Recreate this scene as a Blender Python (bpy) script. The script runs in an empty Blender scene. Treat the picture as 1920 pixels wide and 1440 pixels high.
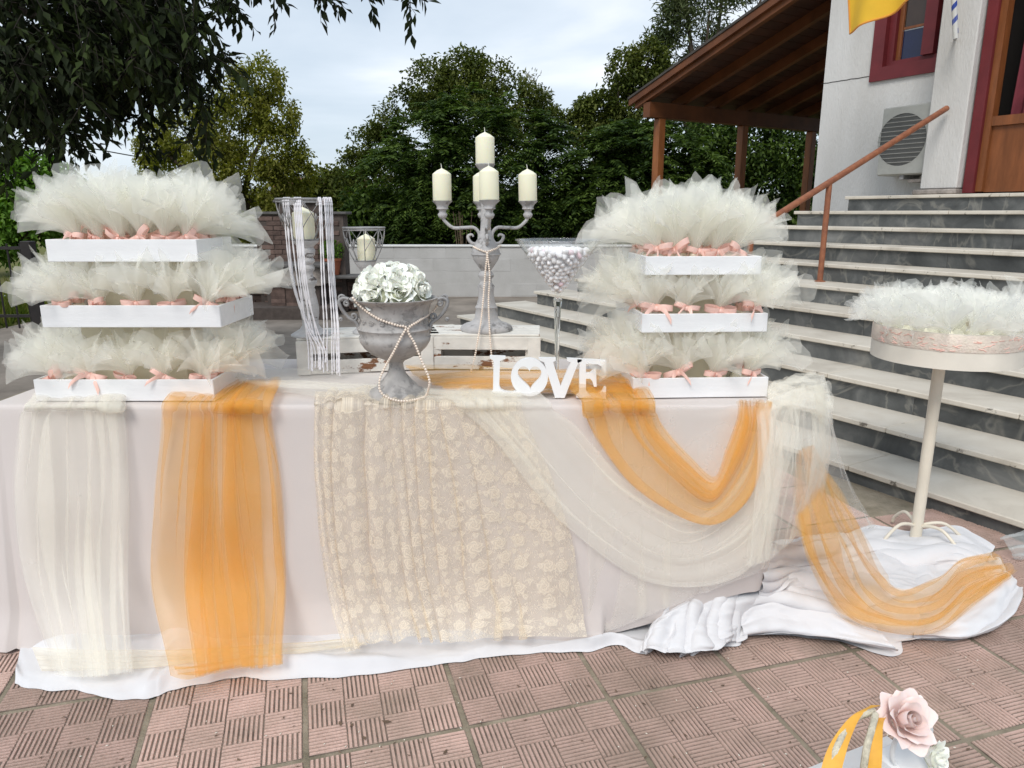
import bpy, math, random
import numpy as np
from mathutils import Vector, Matrix, noise as mnoise

random.seed(7)
rng = np.random.default_rng(11)
R = math.radians
SC = bpy.context.scene
COL = SC.collection

# ------------------------------------------------------------------ camera
FPX, CXP, CYP, CAMH, PITCH = 1350.0, 960.0, 720.0, 1.38, R(13.35)
cam_data = bpy.data.cameras.new('camera')
cam_data.sensor_width = 36.0
cam_data.lens = 36.0 * FPX / 1920.0
cam_data.clip_start = 0.05
cam_data.clip_end = 2000.0
cam = bpy.data.objects.new('camera', cam_data)
cam.location = (0, 0, CAMH)
cam.rotation_euler = (R(90) - PITCH, 0, 0)
COL.objects.link(cam)
SC.camera = cam

# ------------------------------------------------------------------ world, sun, exposure
SUN_EL, SUN_AZ = R(47), R(203)     # azimuth clockwise from +Y: high, behind the camera and a little left
world = bpy.data.worlds.new('World')
SC.world = world
world.use_nodes = True
nt = world.node_tree
nt.nodes.clear()
def wn(t, **k):
    n = nt.nodes.new(t)
    for a, b in k.items():
        setattr(n, a, b)
    return n
w_out = wn('ShaderNodeOutputWorld')
w_sky = wn('ShaderNodeTexSky', sky_type='NISHITA', sun_disc=False, sun_elevation=SUN_EL, sun_rotation=SUN_AZ)
w_bg1 = wn('ShaderNodeBackground'); w_bg1.inputs['Strength'].default_value = 0.11
nt.links.new(w_sky.outputs[0], w_bg1.inputs['Color'])
w_tc = wn('ShaderNodeTexCoord')
w_map = wn('ShaderNodeMapping'); w_map.inputs['Scale'].default_value = (1.3, 1.3, 5.5); w_map.inputs['Location'].default_value = (3.1, 0.4, 0.55)
nt.links.new(w_tc.outputs['Generated'], w_map.inputs['Vector'])
w_n1 = wn('ShaderNodeTexNoise'); w_n1.inputs['Scale'].default_value = 1.6; w_n1.inputs['Detail'].default_value = 7; w_n1.inputs['Roughness'].default_value = .5; w_n1.inputs['Distortion'].default_value = .35
nt.links.new(w_map.outputs[0], w_n1.inputs['Vector'])
w_r1 = wn('ShaderNodeValToRGB')
e = w_r1.color_ramp.elements
e[0].position = .30; e[0].color = (.38, .45, .53, 1)
e[1].position = .74; e[1].color = (.76, .775, .80, 1)
m1 = w_r1.color_ramp.elements.new(.47); m1.color = (.48, .545, .615, 1)
m2 = w_r1.color_ramp.elements.new(.60); m2.color = (.57, .625, .685, 1)
nt.links.new(w_n1.outputs['Fac'], w_r1.inputs[0])
w_bg2 = wn('ShaderNodeBackground'); w_bg2.inputs['Strength'].default_value = 1.0
nt.links.new(w_r1.outputs[0], w_bg2.inputs['Color'])
w_mix = wn('ShaderNodeMixShader'); w_mix.inputs[0].default_value = .86
nt.links.new(w_bg1.outputs[0], w_mix.inputs[1]); nt.links.new(w_bg2.outputs[0], w_mix.inputs[2])
nt.links.new(w_mix.outputs[0], w_out.inputs[0])

sun_d = bpy.data.lights.new('sun', 'SUN')
sun_d.energy = 1.5
sun_d.angle = R(24)
sun_d.color = (1.0, .96, .90)
sun = bpy.data.objects.new('sun', sun_d)
sdir = Vector((math.sin(SUN_AZ) * math.cos(SUN_EL), math.cos(SUN_AZ) * math.cos(SUN_EL), math.sin(SUN_EL)))
sun.rotation_euler = sdir.to_track_quat('Z', 'Y').to_euler()
sun.location = sdir * 30
COL.objects.link(sun)

vs = SC.view_settings
vs.view_transform = 'Standard'; vs.look = 'None'; vs.exposure = 0.56; vs.gamma = 1.0
SC.render.engine = 'CYCLES'
cy = SC.cycles
cy.max_bounces = 10; cy.diffuse_bounces = 7; cy.glossy_bounces = 3; cy.transmission_bounces = 6
cy.transparent_max_bounces = 32
cy.caustics_reflective = False; cy.caustics_refractive = False
cy.use_denoising = True
try:
    cy.denoiser = 'OPENIMAGEDENOISE'
except Exception:
    pass

# ------------------------------------------------------------------ pixel -> place helpers (photo is 1920x1440)
O_CAM = np.array([0, 0, CAMH])
def ray(px, py):
    u = (px - CXP) / FPX; v = (py - CYP) / FPX
    return np.array([u, math.cos(PITCH) - v * math.sin(PITCH), -math.sin(PITCH) - v * math.cos(PITCH)])
def atz(px, py, z):
    d = ray(px, py); return O_CAM + d * ((z - CAMH) / d[2])
def aty(px, py, Y):
    d = ray(px, py); return O_CAM + d * (Y / d[1])
STA = R(120.92)
ED = np.array([math.cos(STA), math.sin(STA), 0.0])      # along the step edges, away to the left
ES = np.array([math.sin(STA), -math.cos(STA), 0.0])     # up the stairs
def onS(px, py, s):
    d = ray(px, py); return O_CAM + d * ((s - O_CAM @ ES) / (d @ ES))
def onD(px, py, dd):
    d = ray(px, py); return O_CAM + d * ((dd - O_CAM @ ED) / (d @ ED))
def sdz(s, d, z):
    p = ES * s + ED * d; return np.array([p[0], p[1], z])
def scale_at(Y, z=1.0):
    return (Y * math.cos(PITCH) + (CAMH - z) * math.sin(PITCH)) / FPX
def fnoise(x, y=0.0, z=0.0):
    return mnoise.noise(Vector((x, y, z)))

# ------------------------------------------------------------------ object helpers
def tag(o, label=None, cat=None, group=None, kind=None):
    if label: o['label'] = label
    if cat: o['category'] = cat
    if group: o['group'] = group
    if kind: o['kind'] = kind
    return o
def empty(name, loc=(0, 0, 0), rz=0.0, label=None, cat=None, group=None):
    o = bpy.data.objects.new(name, None); COL.objects.link(o)
    o.location = tuple(loc); o.rotation_euler = (0, 0, rz); o.empty_display_size = .05
    return tag(o, label, cat, group)
def link(name, me, parent=None, loc=None, rot=None, scale=None):
    o = bpy.data.objects.new(name, me); COL.objects.link(o)
    if parent is not None: o.parent = parent
    if loc is not None: o.location = tuple(loc)
    if rot is not None: o.rotation_euler = rot
    if scale is not None: o.scale = scale if hasattr(scale, '__len__') else (scale,) * 3
    return o
def copy_tree(o, parent=None):
    c = o.copy(); COL.objects.link(c); c.parent = parent
    for ch in list(o.children): copy_tree(ch, c)
    return c

class MB:
    """collects shapes; build() links them as ONE mesh object"""
    def __init__(s): s.v = []; s.f = []; s.m = []; s.uv = None
    def add(s, verts, faces, mi=0):
        b = len(s.v); s.v.extend([tuple(map(float, p)) for p in verts])
        s.f.extend([tuple(i + b for i in f) for f in faces]); s.m.extend([mi] * len(faces)); return s
    def box(s, lo, hi, mi=0, bottom=True):
        x0, y0, z0 = lo; x1, y1, z1 = hi
        V = [(x0,y0,z0),(x1,y0,z0),(x1,y1,z0),(x0,y1,z0),(x0,y0,z1),(x1,y0,z1),(x1,y1,z1),(x0,y1,z1)]
        Fc = [(4,5,6,7),(0,1,5,4),(1,2,6,5),(2,3,7,6),(3,0,4,7)]
        if bottom: Fc.append((3,2,1,0))
        return s.add(V, Fc, mi)
    def cbox(s, lo, hi, c=.004, mi=0):
        """box with chamfered edges"""
        lo = np.array(lo, float); hi = np.array(hi, float); c = min(c, float((hi - lo).min()) * .45)
        V = []; F = []
        def corner(i, j, k):
            p = np.array([hi[0] if i else lo[0], hi[1] if j else lo[1], hi[2] if k else lo[2]]); sg = np.array([-1 if i else 1, -1 if j else 1, -1 if k else 1])
            out = []
            for ax in range(3):
                q = p.copy()
                for a in range(3):
                    if a != ax: q[a] += sg[a] * c
                out.append(q)
            return out            # vertex on face ax (x, y, z)
        idx = {}
        for i in (0, 1):
            for j in (0, 1):
                for k in (0, 1):
                    for ax, q in enumerate(corner(i, j, k)):
                        idx[(i, j, k, ax)] = len(V); V.append(q)
        for sx in (0, 1):
            a = [idx[(sx, j, k, 0)] for j, k in ((0,0),(1,0),(1,1),(0,1))]; F.append(tuple(a if sx else a[::-1]))
            a = [idx[(i, sx, k, 1)] for i, k in ((0,0),(1,0),(1,1),(0,1))]; F.append(tuple(a[::-1] if sx else a))
            a = [idx[(i, j, sx, 2)] for i, j in ((0,0),(1,0),(1,1),(0,1))]; F.append(tuple(a if sx else a[::-1]))
        for i in (0, 1):
            for j in (0, 1):
                F.append((idx[(i,j,0,0)], idx[(i,j,1,0)], idx[(i,j,1,1)], idx[(i,j,0,1)]))
                F.append((idx[(i,0,j,0)], idx[(i,1,j,0)], idx[(i,1,j,2)], idx[(i,0,j,2)]))
                F.append((idx[(0,i,j,1)], idx[(1,i,j,1)], idx[(1,i,j,2)], idx[(0,i,j,2)]))
        for i in (0, 1):
            for j in (0, 1):
                for k in (0, 1): F.append((idx[(i,j,k,0)], idx[(i,j,k,1)], idx[(i,j,k,2)]))
        return s.add(V, F, mi)
    def tube(s, pts, r, n=8, cap=True, mi=0, closed=False):
        P = [np.array(p, float) for p in pts]; N = len(P)
        rr = r if hasattr(r, '__len__') else [r] * N
        V = []; up = None
        for i in range(N):
            t = (P[(i + 1) % N] - P[i - 1]) if closed else (P[min(i + 1, N - 1)] - P[max(i - 1, 0)])
            t = t / (np.linalg.norm(t) + 1e-12)
            if up is None:
                up = np.array([0, 0, 1.0]) if abs(t[2]) < .9 else np.array([1.0, 0, 0])
            a = np.cross(t, up); a /= np.linalg.norm(a) + 1e-12
            b = np.cross(a, t); up = b
            for k in range(n):
                th = 2 * math.pi * k / n
                V.append(P[i] + (a * math.cos(th) + b * math.sin(th)) * rr[i])
        F = []
        for i in range(N if closed else N - 1):
            j = (i + 1) % N
            for k in range(n):
                F.append((i*n+k, i*n+(k+1) % n, j*n+(k+1) % n, j*n+k))
        if cap and not closed:
            F.append(tuple(range(n))[::-1]); F.append(tuple((N-1)*n + k for k in range(n)))
        return s.add(V, F, mi)
    def lathe(s, prof, n=28, cen=(0, 0), cap=True, mi=0):
        V = []; F = []; K = len(prof)
        for (r, z) in prof:
            for k in range(n):
                th = 2 * math.pi * k / n
                V.append((cen[0] + r * math.cos(th), cen[1] + r * math.sin(th), z))
        for i in range(K - 1):
            for k in range(n):
                F.append((i*n+k, i*n+(k+1) % n, (i+1)*n+(k+1) % n, (i+1)*n+k))
        if cap:
            F.append(tuple(range(n))[::-1]); F.append(tuple((K-1)*n+k for k in range(n)))
        return s.add(V, F, mi)
    def grid(s, G, mi=0, closed_u=False):
        """G[i][j] points"""
        G = np.asarray(G, float); a, b = G.shape[:2]
        F = []
        for i in range(a - 1):
            for j in range(b if closed_u else b - 1):
                jj = (j + 1) % b
                F.append((i*b+j, i*b+jj, (i+1)*b+jj, (i+1)*b+j))
        return s.add(G.reshape(-1, 3), F, mi)
    def prism(s, poly, y0, y1, mi=0):
        """poly in x,z extruded along y"""
        n = len(poly)
        V = [(p[0], y0, p[1]) for p in poly] + [(p[0], y1, p[1]) for p in poly]
        F = [tuple(range(n)), tuple(range(n, 2*n))[::-1]] + [(i, i + n, (i + 1) % n + n, (i + 1) % n) for i in range(n)]
        return s.add(V, F, mi)
    def xform(s, M, start=0):
        for i in range(start, len(s.v)): s.v[i] = tuple(M @ Vector(s.v[i]))
        return s
    def mesh(s, name, mats, smooth=False):
        me = bpy.data.meshes.new(name)
        me.from_pydata(s.v, [], s.f)
        for m in (mats if isinstance(mats, (list, tuple)) else [mats]): me.materials.append(m)
        if any(s.m): me.polygons.foreach_set('material_index', s.m)
        if smooth: me.polygons.foreach_set('use_smooth', [True] * len(s.f))
        if s.uv is not None:
            ul = me.uv_layers.new(name='UVMap')
            li = np.empty(len(me.loops), np.int32); me.loops.foreach_get('vertex_index', li)
            ul.data.foreach_set('uv', np.asarray(s.uv, np.float32)[li].ravel())
        me.update()
        return me
    def build(s, name, mats, parent=None, smooth=False, loc=None, rot=None, fix=False, auto=None):
        me = s.mesh(name, mats, smooth)
        if fix:
            import bmesh
            bm = bmesh.new(); bm.from_mesh(me); bmesh.ops.recalc_face_normals(bm, faces=bm.faces); bm.to_mesh(me); bm.free()
        if auto is not None:
            me.polygons.foreach_set('use_smooth', [True] * len(me.polygons))
            me.set_sharp_from_angle(angle=R(auto))
        return link(name, me, parent, loc, rot)

def raw_mesh(name, V, F4, mat, uv=None, smooth=False):
    """fast mesh from numpy: V (n,3), F4 (m,k)"""
    V = np.asarray(V, np.float32); F4 = np.asarray(F4, np.int32); k = F4.shape[1]
    me = bpy.data.meshes.new(name)
    me.vertices.add(len(V)); me.vertices.foreach_set('co', V.ravel())
    me.loops.add(F4.size); me.loops.foreach_set('vertex_index', F4.ravel())
    me.polygons.add(len(F4)); me.polygons.foreach_set('loop_start', np.arange(0, F4.size, k, dtype=np.int32))
    if smooth: me.polygons.foreach_set('use_smooth', [True] * len(F4))
    for m in (mat if isinstance(mat, (list, tuple)) else [mat]): me.materials.append(m)
    me.update(calc_edges=True); me.validate()
    return me

def crom(P, n):
    """Catmull-Rom through points, n samples"""
    P = np.asarray(P, float); K = len(P)
    out = []
    for t in np.linspace(0, K - 1, n):
        i = min(int(t), K - 2); f = t - i
        p0 = P[max(i-1, 0)]; p1 = P[i]; p2 = P[i+1]; p3 = P[min(i+2, K-1)]
        out.append(.5 * ((2*p1) + (p2-p0)*f + (2*p0-5*p1+4*p2-p3)*f*f + (3*p1-p0-3*p2+p3)*f**3))
    return np.array(out)

# ------------------------------------------------------------------ materials
def newmat(name):
    m = bpy.data.materials.new(name); m.use_nodes = True
    t = m.node_tree; t.nodes.clear()
    return m, t
def N(t, typ, ins=None, **k):
    n = t.nodes.new(typ)
    for a, b in k.items(): setattr(n, a, b)
    for a, b in (ins or {}).items():
        if hasattr(b, 'is_linked') or isinstance(b, bpy.types.NodeSocket): t.links.new(b, n.inputs[a])
        else: n.inputs[a].default_value = b
    return n
def c4(c): return (c[0], c[1], c[2], 1.0)
def mul(c, f): return (c[0]*f, c[1]*f, c[2]*f)
def ramp(t, fac, stops):
    n = t.nodes.new('ShaderNodeValToRGB'); cr = n.color_ramp
    cr.elements[0].position, cr.elements[0].color = stops[0][0], c4(stops[0][1])
    cr.elements[1].position, cr.elements[1].color = stops[-1][0], c4(stops[-1][1])
    for p, c in stops[1:-1]:
        x = cr.elements.new(p); x.color = c4(c)
    t.links.new(fac, n.inputs[0]); return n.outputs[0]
def coords(t, kind='Object', scale=(1, 1, 1)):
    tc = N(t, 'ShaderNodeTexCoord')
    mp = N(t, 'ShaderNodeMapping', {'Scale': scale, 'Vector': tc.outputs[kind]})
    return mp.outputs[0]
def geopos(t, scale=(1, 1, 1)):
    g = N(t, 'ShaderNodeNewGeometry')
    return N(t, 'ShaderNodeMapping', {'Scale': scale, 'Vector': g.outputs['Position']}).outputs[0]

def simple(name, col, rough=.6, var=.12, nscale=6.0, bump=.0, bscale=60.0, spec=.4, metal=0.0, obj_var=0.0, sss=0.0, aniso=(1, 1, 1), world_space=False, col2=None):
    m, t = newmat(name)
    v = geopos(t, aniso) if world_space else coords(t, 'Object', aniso)
    nz = N(t, 'ShaderNodeTexNoise', {'Vector': v, 'Scale': nscale, 'Detail': 6.0, 'Roughness': .6})
    c2 = col2 if col2 else mul(col, 1 - 2 * var)
    colr = ramp(t, nz.outputs['Fac'], [(.3, c2), (.7, mul(col, 1 + var * .6))])
    if obj_var:
        oi = N(t, 'ShaderNodeObjectInfo')
        hs = N(t, 'ShaderNodeHueSaturation', {'Color': colr})
        mr = N(t, 'ShaderNodeMapRange', {'Value': oi.outputs['Random'], 'To Min': 1 - obj_var, 'To Max': 1 + obj_var})
        t.links.new(mr.outputs[0], hs.inputs['Value']); colr = hs.outputs[0]
    b = N(t, 'ShaderNodeBsdfPrincipled', {'Base Color': colr, 'Roughness': rough, 'Metallic': metal, 'Specular IOR Level': spec})
    if sss:
        b.inputs['Subsurface Weight'].default_value = sss; b.inputs['Subsurface Radius'].default_value = (.012, .009, .005); b.inputs['Subsurface Scale'].default_value = 1.0
    if bump:
        bn = N(t, 'ShaderNodeTexNoise', {'Vector': v, 'Scale': bscale, 'Detail': 5.0})
        bp = N(t, 'ShaderNodeBump', {'Height': bn.outputs['Fac'], 'Strength': bump, 'Distance': .01})
        t.links.new(bp.outputs[0], b.inputs['Normal'])
    N(t, 'ShaderNodeOutputMaterial', {'Surface': b.outputs[0]})
    return m

def sheer(name, col, alpha, trans=.45, var=.25, nscale=9.0, weave=0.0):
    """thin see-through net: part of the light passes between the threads"""
    m, t = newmat(name)
    v = coords(t, 'Object')
    nz = N(t, 'ShaderNodeTexNoise', {'Vector': v, 'Scale': nscale, 'Detail': 4.0, 'Roughness': .6})
    al = N(t, 'ShaderNodeMapRange', {'Value': nz.outputs['Fac'], 'From Min': .25, 'From Max': .75, 'To Min': alpha * (1 - var), 'To Max': min(1.0, alpha * (1 + var))})
    d = N(t, 'ShaderNodeBsdfDiffuse', {'Color': c4(col)})
    tr = N(t, 'ShaderNodeBsdfTranslucent', {'Color': c4(col)})
    mx = N(t, 'ShaderNodeMixShader', {0: trans, 1: d.outputs[0], 2: tr.outputs[0]})
    tp = N(t, 'ShaderNodeBsdfTransparent')
    out = N(t, 'ShaderNodeMixShader', {0: al.outputs[0], 1: tp.outputs[0], 2: mx.outputs[0]})
    N(t, 'ShaderNodeOutputMaterial', {'Surface': out.outputs[0]})
    return m

def cloth_mat(name, col, rough=.85, weave=900.0, wstr=.12):
    m, t = newmat(name)
    v = coords(t, 'Object')
    nz = N(t, 'ShaderNodeTexNoise', {'Vector': v, 'Scale': 2.2, 'Detail': 4.0})
    colr = ramp(t, nz.outputs['Fac'], [(.3, mul(col, .95)), (.7, mul(col, 1.02))])
    b = N(t, 'ShaderNodeBsdfPrincipled', {'Base Color': colr, 'Roughness': rough, 'Specular IOR Level': .15, 'Sheen Weight': .15})
    n1 = N(t, 'ShaderNodeTexNoise', {'Vector': N(t, 'ShaderNodeMapping', {'Scale': (weave, weave, weave * .12), 'Vector': v}).outputs[0], 'Scale': 1.0, 'Detail': 1.0})
    n2 = N(t, 'ShaderNodeTexNoise', {'Vector': N(t, 'ShaderNodeMapping', {'Scale': (weave * .12, weave * .12, weave), 'Vector': v}).outputs[0], 'Scale': 1.0, 'Detail': 1.0})
    n3 = N(t, 'ShaderNodeTexNoise', {'Vector': v, 'Scale': 14.0, 'Detail': 3.0})
    ad = N(t, 'ShaderNodeMath', {0: n1.outputs['Fac'], 1: n2.outputs['Fac']}, operation='ADD')
    ad2 = N(t, 'ShaderNodeMath', {0: ad.outputs[0], 1: n3.outputs['Fac']}, operation='ADD')
    bp = N(t, 'ShaderNodeBump', {'Height': ad2.outputs[0], 'Strength': wstr, 'Distance': .004})
    t.links.new(bp.outputs[0], b.inputs['Normal'])
    N(t, 'ShaderNodeOutputMaterial', {'Surface': b.outputs[0]})
    return m

def lace_mat(name, col, uvscale=13.0):
    """net ground with denser roses and leaves worked into it (UV in metres)"""
    m, t = newmat(name)
    tc = N(t, 'ShaderNodeTexCoord')
    def layer(sc, off, petals, rad):
        mp = N(t, 'ShaderNodeMapping', {'Scale': (sc, sc, sc), 'Location': off, 'Vector': tc.outputs['UV']})
        wob = N(t, 'ShaderNodeTexNoise', {'Vector': mp.outputs[0], 'Scale': 2.5, 'Detail': 2.0})
        vo = N(t, 'ShaderNodeTexVoronoi', {'Vector': mp.outputs[0], 'Scale': 1.0, 'Randomness': .55}, voronoi_dimensions='2D')
        df = N(t, 'ShaderNodeVectorMath', {0: mp.outputs[0], 1: vo.outputs['Position']}, operation='SUBTRACT')
        sp = N(t, 'ShaderNodeSeparateXYZ', {0: df.outputs[0]})
        an = N(t, 'ShaderNodeMath', {0: sp.outputs[1], 1: sp.outputs[0]}, operation='ARCTAN2')
        am = N(t, 'ShaderNodeMath', {0: an.outputs[0], 1: float(petals)}, operation='MULTIPLY')
        sn = N(t, 'ShaderNodeMath', {0: am.outputs[0]}, operation='SINE')
        d2 = N(t, 'ShaderNodeMath', {0: sn.outputs[0], 1: .03, 2: vo.outputs['Distance']}, operation='MULTIPLY_ADD')
        d3 = N(t, 'ShaderNodeMath', {0: wob.outputs['Fac'], 1: .22, 2: d2.outputs[0]}, operation='MULTIPLY_ADD')
        inside = N(t, 'ShaderNodeMapRange', {'Value': d3.outputs[0], 'From Min': rad + .03, 'From Max': rad - .03})
        rings = N(t, 'ShaderNodeMath', {0: d3.outputs[0], 1: 46.0}, operation='MULTIPLY')
        r2 = N(t, 'ShaderNodeMath', {0: rings.outputs[0], 1: am.outputs[0]}, operation='ADD')
        rs = N(t, 'ShaderNodeMath', {0: r2.outputs[0]}, operation='SINE')
        rr = N(t, 'ShaderNodeMapRange', {'Value': rs.outputs[0], 'From Min': -1.0, 'From Max': 1.0, 'To Min': .40, 'To Max': 1.0})
        return N(t, 'ShaderNodeMath', {0: inside.outputs[0], 1: rr.outputs[0]}, operation='MULTIPLY').outputs[0]
    a = layer(uvscale, (0, 0, 0), 5, .40)
    b = layer(uvscale * 1.75, (.37, .61, 0), 3, .33)
    wv = N(t, 'ShaderNodeTexNoise', {'Vector': N(t, 'ShaderNodeMapping', {'Scale': (48, 26, 1), 'Vector': tc.outputs['UV']}).outputs[0], 'Scale': 1.0, 'Detail': 2.0, 'Distortion': 1.6})
    vine = N(t, 'ShaderNodeMath', {0: wv.outputs['Fac'], 1: .5}, operation='SUBTRACT')
    vine = N(t, 'ShaderNodeMath', {0: vine.outputs[0]}, operation='ABSOLUTE')
    vine = N(t, 'ShaderNodeMapRange', {'Value': vine.outputs[0], 'From Min': .028, 'From Max': .012, 'To Max': .7})
    mx = N(t, 'ShaderNodeMath', {0: a, 1: b}, operation='MAXIMUM')
    mx = N(t, 'ShaderNodeMath', {0: mx.outputs[0], 1: vine.outputs[0]}, operation='MAXIMUM')
    al = N(t, 'ShaderNodeMapRange', {'Value': mx.outputs[0], 'To Min': .34, 'To Max': .80})
    colr = ramp(t, mx.outputs[0], [(.0, mul(col, .93)), (1.0, col)])
    d = N(t, 'ShaderNodeBsdfDiffuse', {'Color': colr})
    tr = N(t, 'ShaderNodeBsdfTranslucent', {'Color': colr})
    bp = N(t, 'ShaderNodeBump', {'Height': mx.outputs[0], 'Strength': .5, 'Distance': .003})
    t.links.new(bp.outputs[0], d.inputs['Normal'])
    s1 = N(t, 'ShaderNodeMixShader', {0: .3, 1: d.outputs[0], 2: tr.outputs[0]})
    out = N(t, 'ShaderNodeMixShader', {0: al.outputs[0], 1: N(t, 'ShaderNodeBsdfTransparent').outputs[0], 2: s1.outputs[0]})
    N(t, 'ShaderNodeOutputMaterial', {'Surface': out.outputs[0]})
    return m

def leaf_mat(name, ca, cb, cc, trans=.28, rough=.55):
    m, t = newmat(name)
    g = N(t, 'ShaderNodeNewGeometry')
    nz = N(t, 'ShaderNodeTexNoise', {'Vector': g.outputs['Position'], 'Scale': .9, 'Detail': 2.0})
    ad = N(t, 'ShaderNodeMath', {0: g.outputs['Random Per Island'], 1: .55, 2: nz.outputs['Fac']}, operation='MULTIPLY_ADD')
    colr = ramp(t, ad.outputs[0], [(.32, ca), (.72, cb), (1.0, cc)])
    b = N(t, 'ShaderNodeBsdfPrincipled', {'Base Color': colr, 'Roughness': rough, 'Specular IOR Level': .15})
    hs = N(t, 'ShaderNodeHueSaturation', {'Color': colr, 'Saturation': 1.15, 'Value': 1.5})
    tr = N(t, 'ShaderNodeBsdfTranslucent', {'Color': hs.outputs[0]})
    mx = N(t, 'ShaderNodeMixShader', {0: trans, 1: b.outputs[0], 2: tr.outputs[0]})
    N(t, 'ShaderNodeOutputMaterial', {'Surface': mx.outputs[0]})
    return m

def marble_grey(name):
    m, t = newmat(name)
    v = coords(t, 'Object'); oi = N(t, 'ShaderNodeObjectInfo')
    off = N(t, 'ShaderNodeVectorMath', {0: v, 1: N(t, 'ShaderNodeVectorMath', {0: (9.0, 5.0, 7.0), 'Scale': oi.outputs['Random']}, operation='SCALE').outputs[0]}, operation='ADD').outputs[0]
    n1 = N(t, 'ShaderNodeTexNoise', {'Vector': off, 'Scale': 3.2, 'Detail': 8.0, 'Roughness': .65, 'Distortion': .6})
    base = ramp(t, n1.outputs['Fac'], [(.28, (.042, .045, .046)), (.5, (.088, .092, .091)), (.75, (.19, .19, .183))])
    n2 = N(t, 'ShaderNodeTexNoise', {'Vector': off, 'Scale': 1.5, 'Detail': 5.0, 'Distortion': 2.2})
    ab = N(t, 'ShaderNodeMath', {0: N(t, 'ShaderNodeMath', {0: n2.outputs['Fac'], 1: .5}, operation='SUBTRACT').outputs[0]}, operation='ABSOLUTE')
    vein = N(t, 'ShaderNodeMapRange', {'Value': ab.outputs[0], 'From Min': .03, 'From Max': .0, 'To Max': .28})
    colr = N(t, 'ShaderNodeMixRGB', {0: vein.outputs[0], 1: base, 2: (.36, .34, .29, 1)})
    hs = N(t, 'ShaderNodeHueSaturation', {'Color': colr.outputs[0], 'Value': N(t, 'ShaderNodeMapRange', {'Value': oi.outputs['Random'], 'To Min': .8, 'To Max': 1.25}).outputs[0]})
    b = N(t, 'ShaderNodeBsdfPrincipled', {'Base Color': hs.outputs[0], 'Roughness': .45, 'Specular IOR Level': .4})
    N(t, 'ShaderNodeOutputMaterial', {'Surface': b.outputs[0]})
    return m

def marble_white(name):
    m, t = newmat(name)
    v = geopos(t)
    n1 = N(t, 'ShaderNodeTexNoise', {'Vector': v, 'Scale': 2.6, 'Detail': 8.0, 'Roughness': .6, 'Distortion': .8})
    base = ramp(t, n1.outputs['Fac'], [(.25, (.44, .395, .33)), (.5, (.60, .55, .47)), (.8, (.70, .655, .58))])
    n2 = N(t, 'ShaderNodeTexNoise', {'Vector': v, 'Scale': 13.0, 'Detail': 4.0, 'Roughness': .7})
    spot = N(t, 'ShaderNodeMapRange', {'Value': n2.outputs['Fac'], 'From Min': .60, 'From Max': .68, 'To Max': .85})
    g = N(t, 'ShaderNodeNewGeometry')
    nz = N(t, 'ShaderNodeSeparateXYZ', {0: g.outputs['Normal']})
    side = N(t, 'ShaderNodeMapRange', {'Value': nz.outputs[2], 'From Min': .9, 'From Max': .3})
    sp2 = N(t, 'ShaderNodeMath', {0: spot.outputs[0], 1: side.outputs[0]}, operation='MULTIPLY')
    colr = N(t, 'ShaderNodeMixRGB', {0: sp2.outputs[0], 1: base, 2: (.09, .075, .06, 1)})
    b = N(t, 'ShaderNodeBsdfPrincipled', {'Base Color': colr.outputs[0], 'Roughness': .5, 'Specular IOR Level': .35})
    N(t, 'ShaderNodeOutputMaterial', {'Surface': b.outputs[0]})
    return m

def distressed(name, paint, wood, thr=.60, nscale=7.0, rough=.7, stretch=(1, 1, 1)):
    m, t = newmat(name)
    v = coords(t, 'Object', stretch)
    n0 = N(t, 'ShaderNodeTexNoise', {'Vector': v, 'Scale': nscale, 'Detail': 7.0, 'Roughness': .7})
    worn = N(t, 'ShaderNodeMapRange', {'Value': n0.outputs['Fac'], 'From Min': thr, 'From Max': thr + .035})
    n1 = N(t, 'ShaderNodeTexNoise', {'Vector': v, 'Scale': nscale * 3.0, 'Detail': 4.0})
    p = ramp(t, n1.outputs['Fac'], [(.3, mul(paint, .82)), (.7, paint)])
    w = ramp(t, n1.outputs['Fac'], [(.3, mul(wood, .6)), (.7, mul(wood, 1.1))])
    colr = N(t, 'ShaderNodeMixRGB', {0: worn.outputs[0], 1: p, 2: w})
    b = N(t, 'ShaderNodeBsdfPrincipled', {'Base Color': colr.outputs[0], 'Roughness': rough, 'Specular IOR Level': .3})
    bp = N(t, 'ShaderNodeBump', {'Height': worn.outputs[0], 'Strength': .35, 'Distance': .002}, invert=True)
    t.links.new(bp.outputs[0], b.inputs['Normal'])
    N(t, 'ShaderNodeOutputMaterial', {'Surface': b.outputs[0]})
    return m

def glass_thin(name):
    m, t = newmat(name)
    fr = N(t, 'ShaderNodeLayerWeight', {'Blend': .5})
    pw = N(t, 'ShaderNodeMath', {0: fr.outputs['Facing'], 1: 4.0}, operation='POWER')
    k = N(t, 'ShaderNodeMath', {0: pw.outputs[0], 1: .7, 2: .045}, operation='MULTIPLY_ADD')
    gl = N(t, 'ShaderNodeBsdfGlossy', {'Roughness': .02, 'Color': (1, 1, 1, 1)})
    tp = N(t, 'ShaderNodeBsdfTransparent', {'Color': (.985, .99, .99, 1)})
    mx = N(t, 'ShaderNodeMixShader', {0: k.outputs[0], 1: tp.outputs[0], 2: gl.outputs[0]})
    N(t, 'ShaderNodeOutputMaterial', {'Surface': mx.outputs[0]})
    return m
def glass_solid(name):
    m, t = newmat(name)
    g = N(t, 'ShaderNodeBsdfGlass', {'IOR': 1.48, 'Roughness': .0, 'Color': (.97, .98, .98, 1)})
    N(t, 'ShaderNodeOutputMaterial', {'Surface': g.outputs[0]})
    return m

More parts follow.
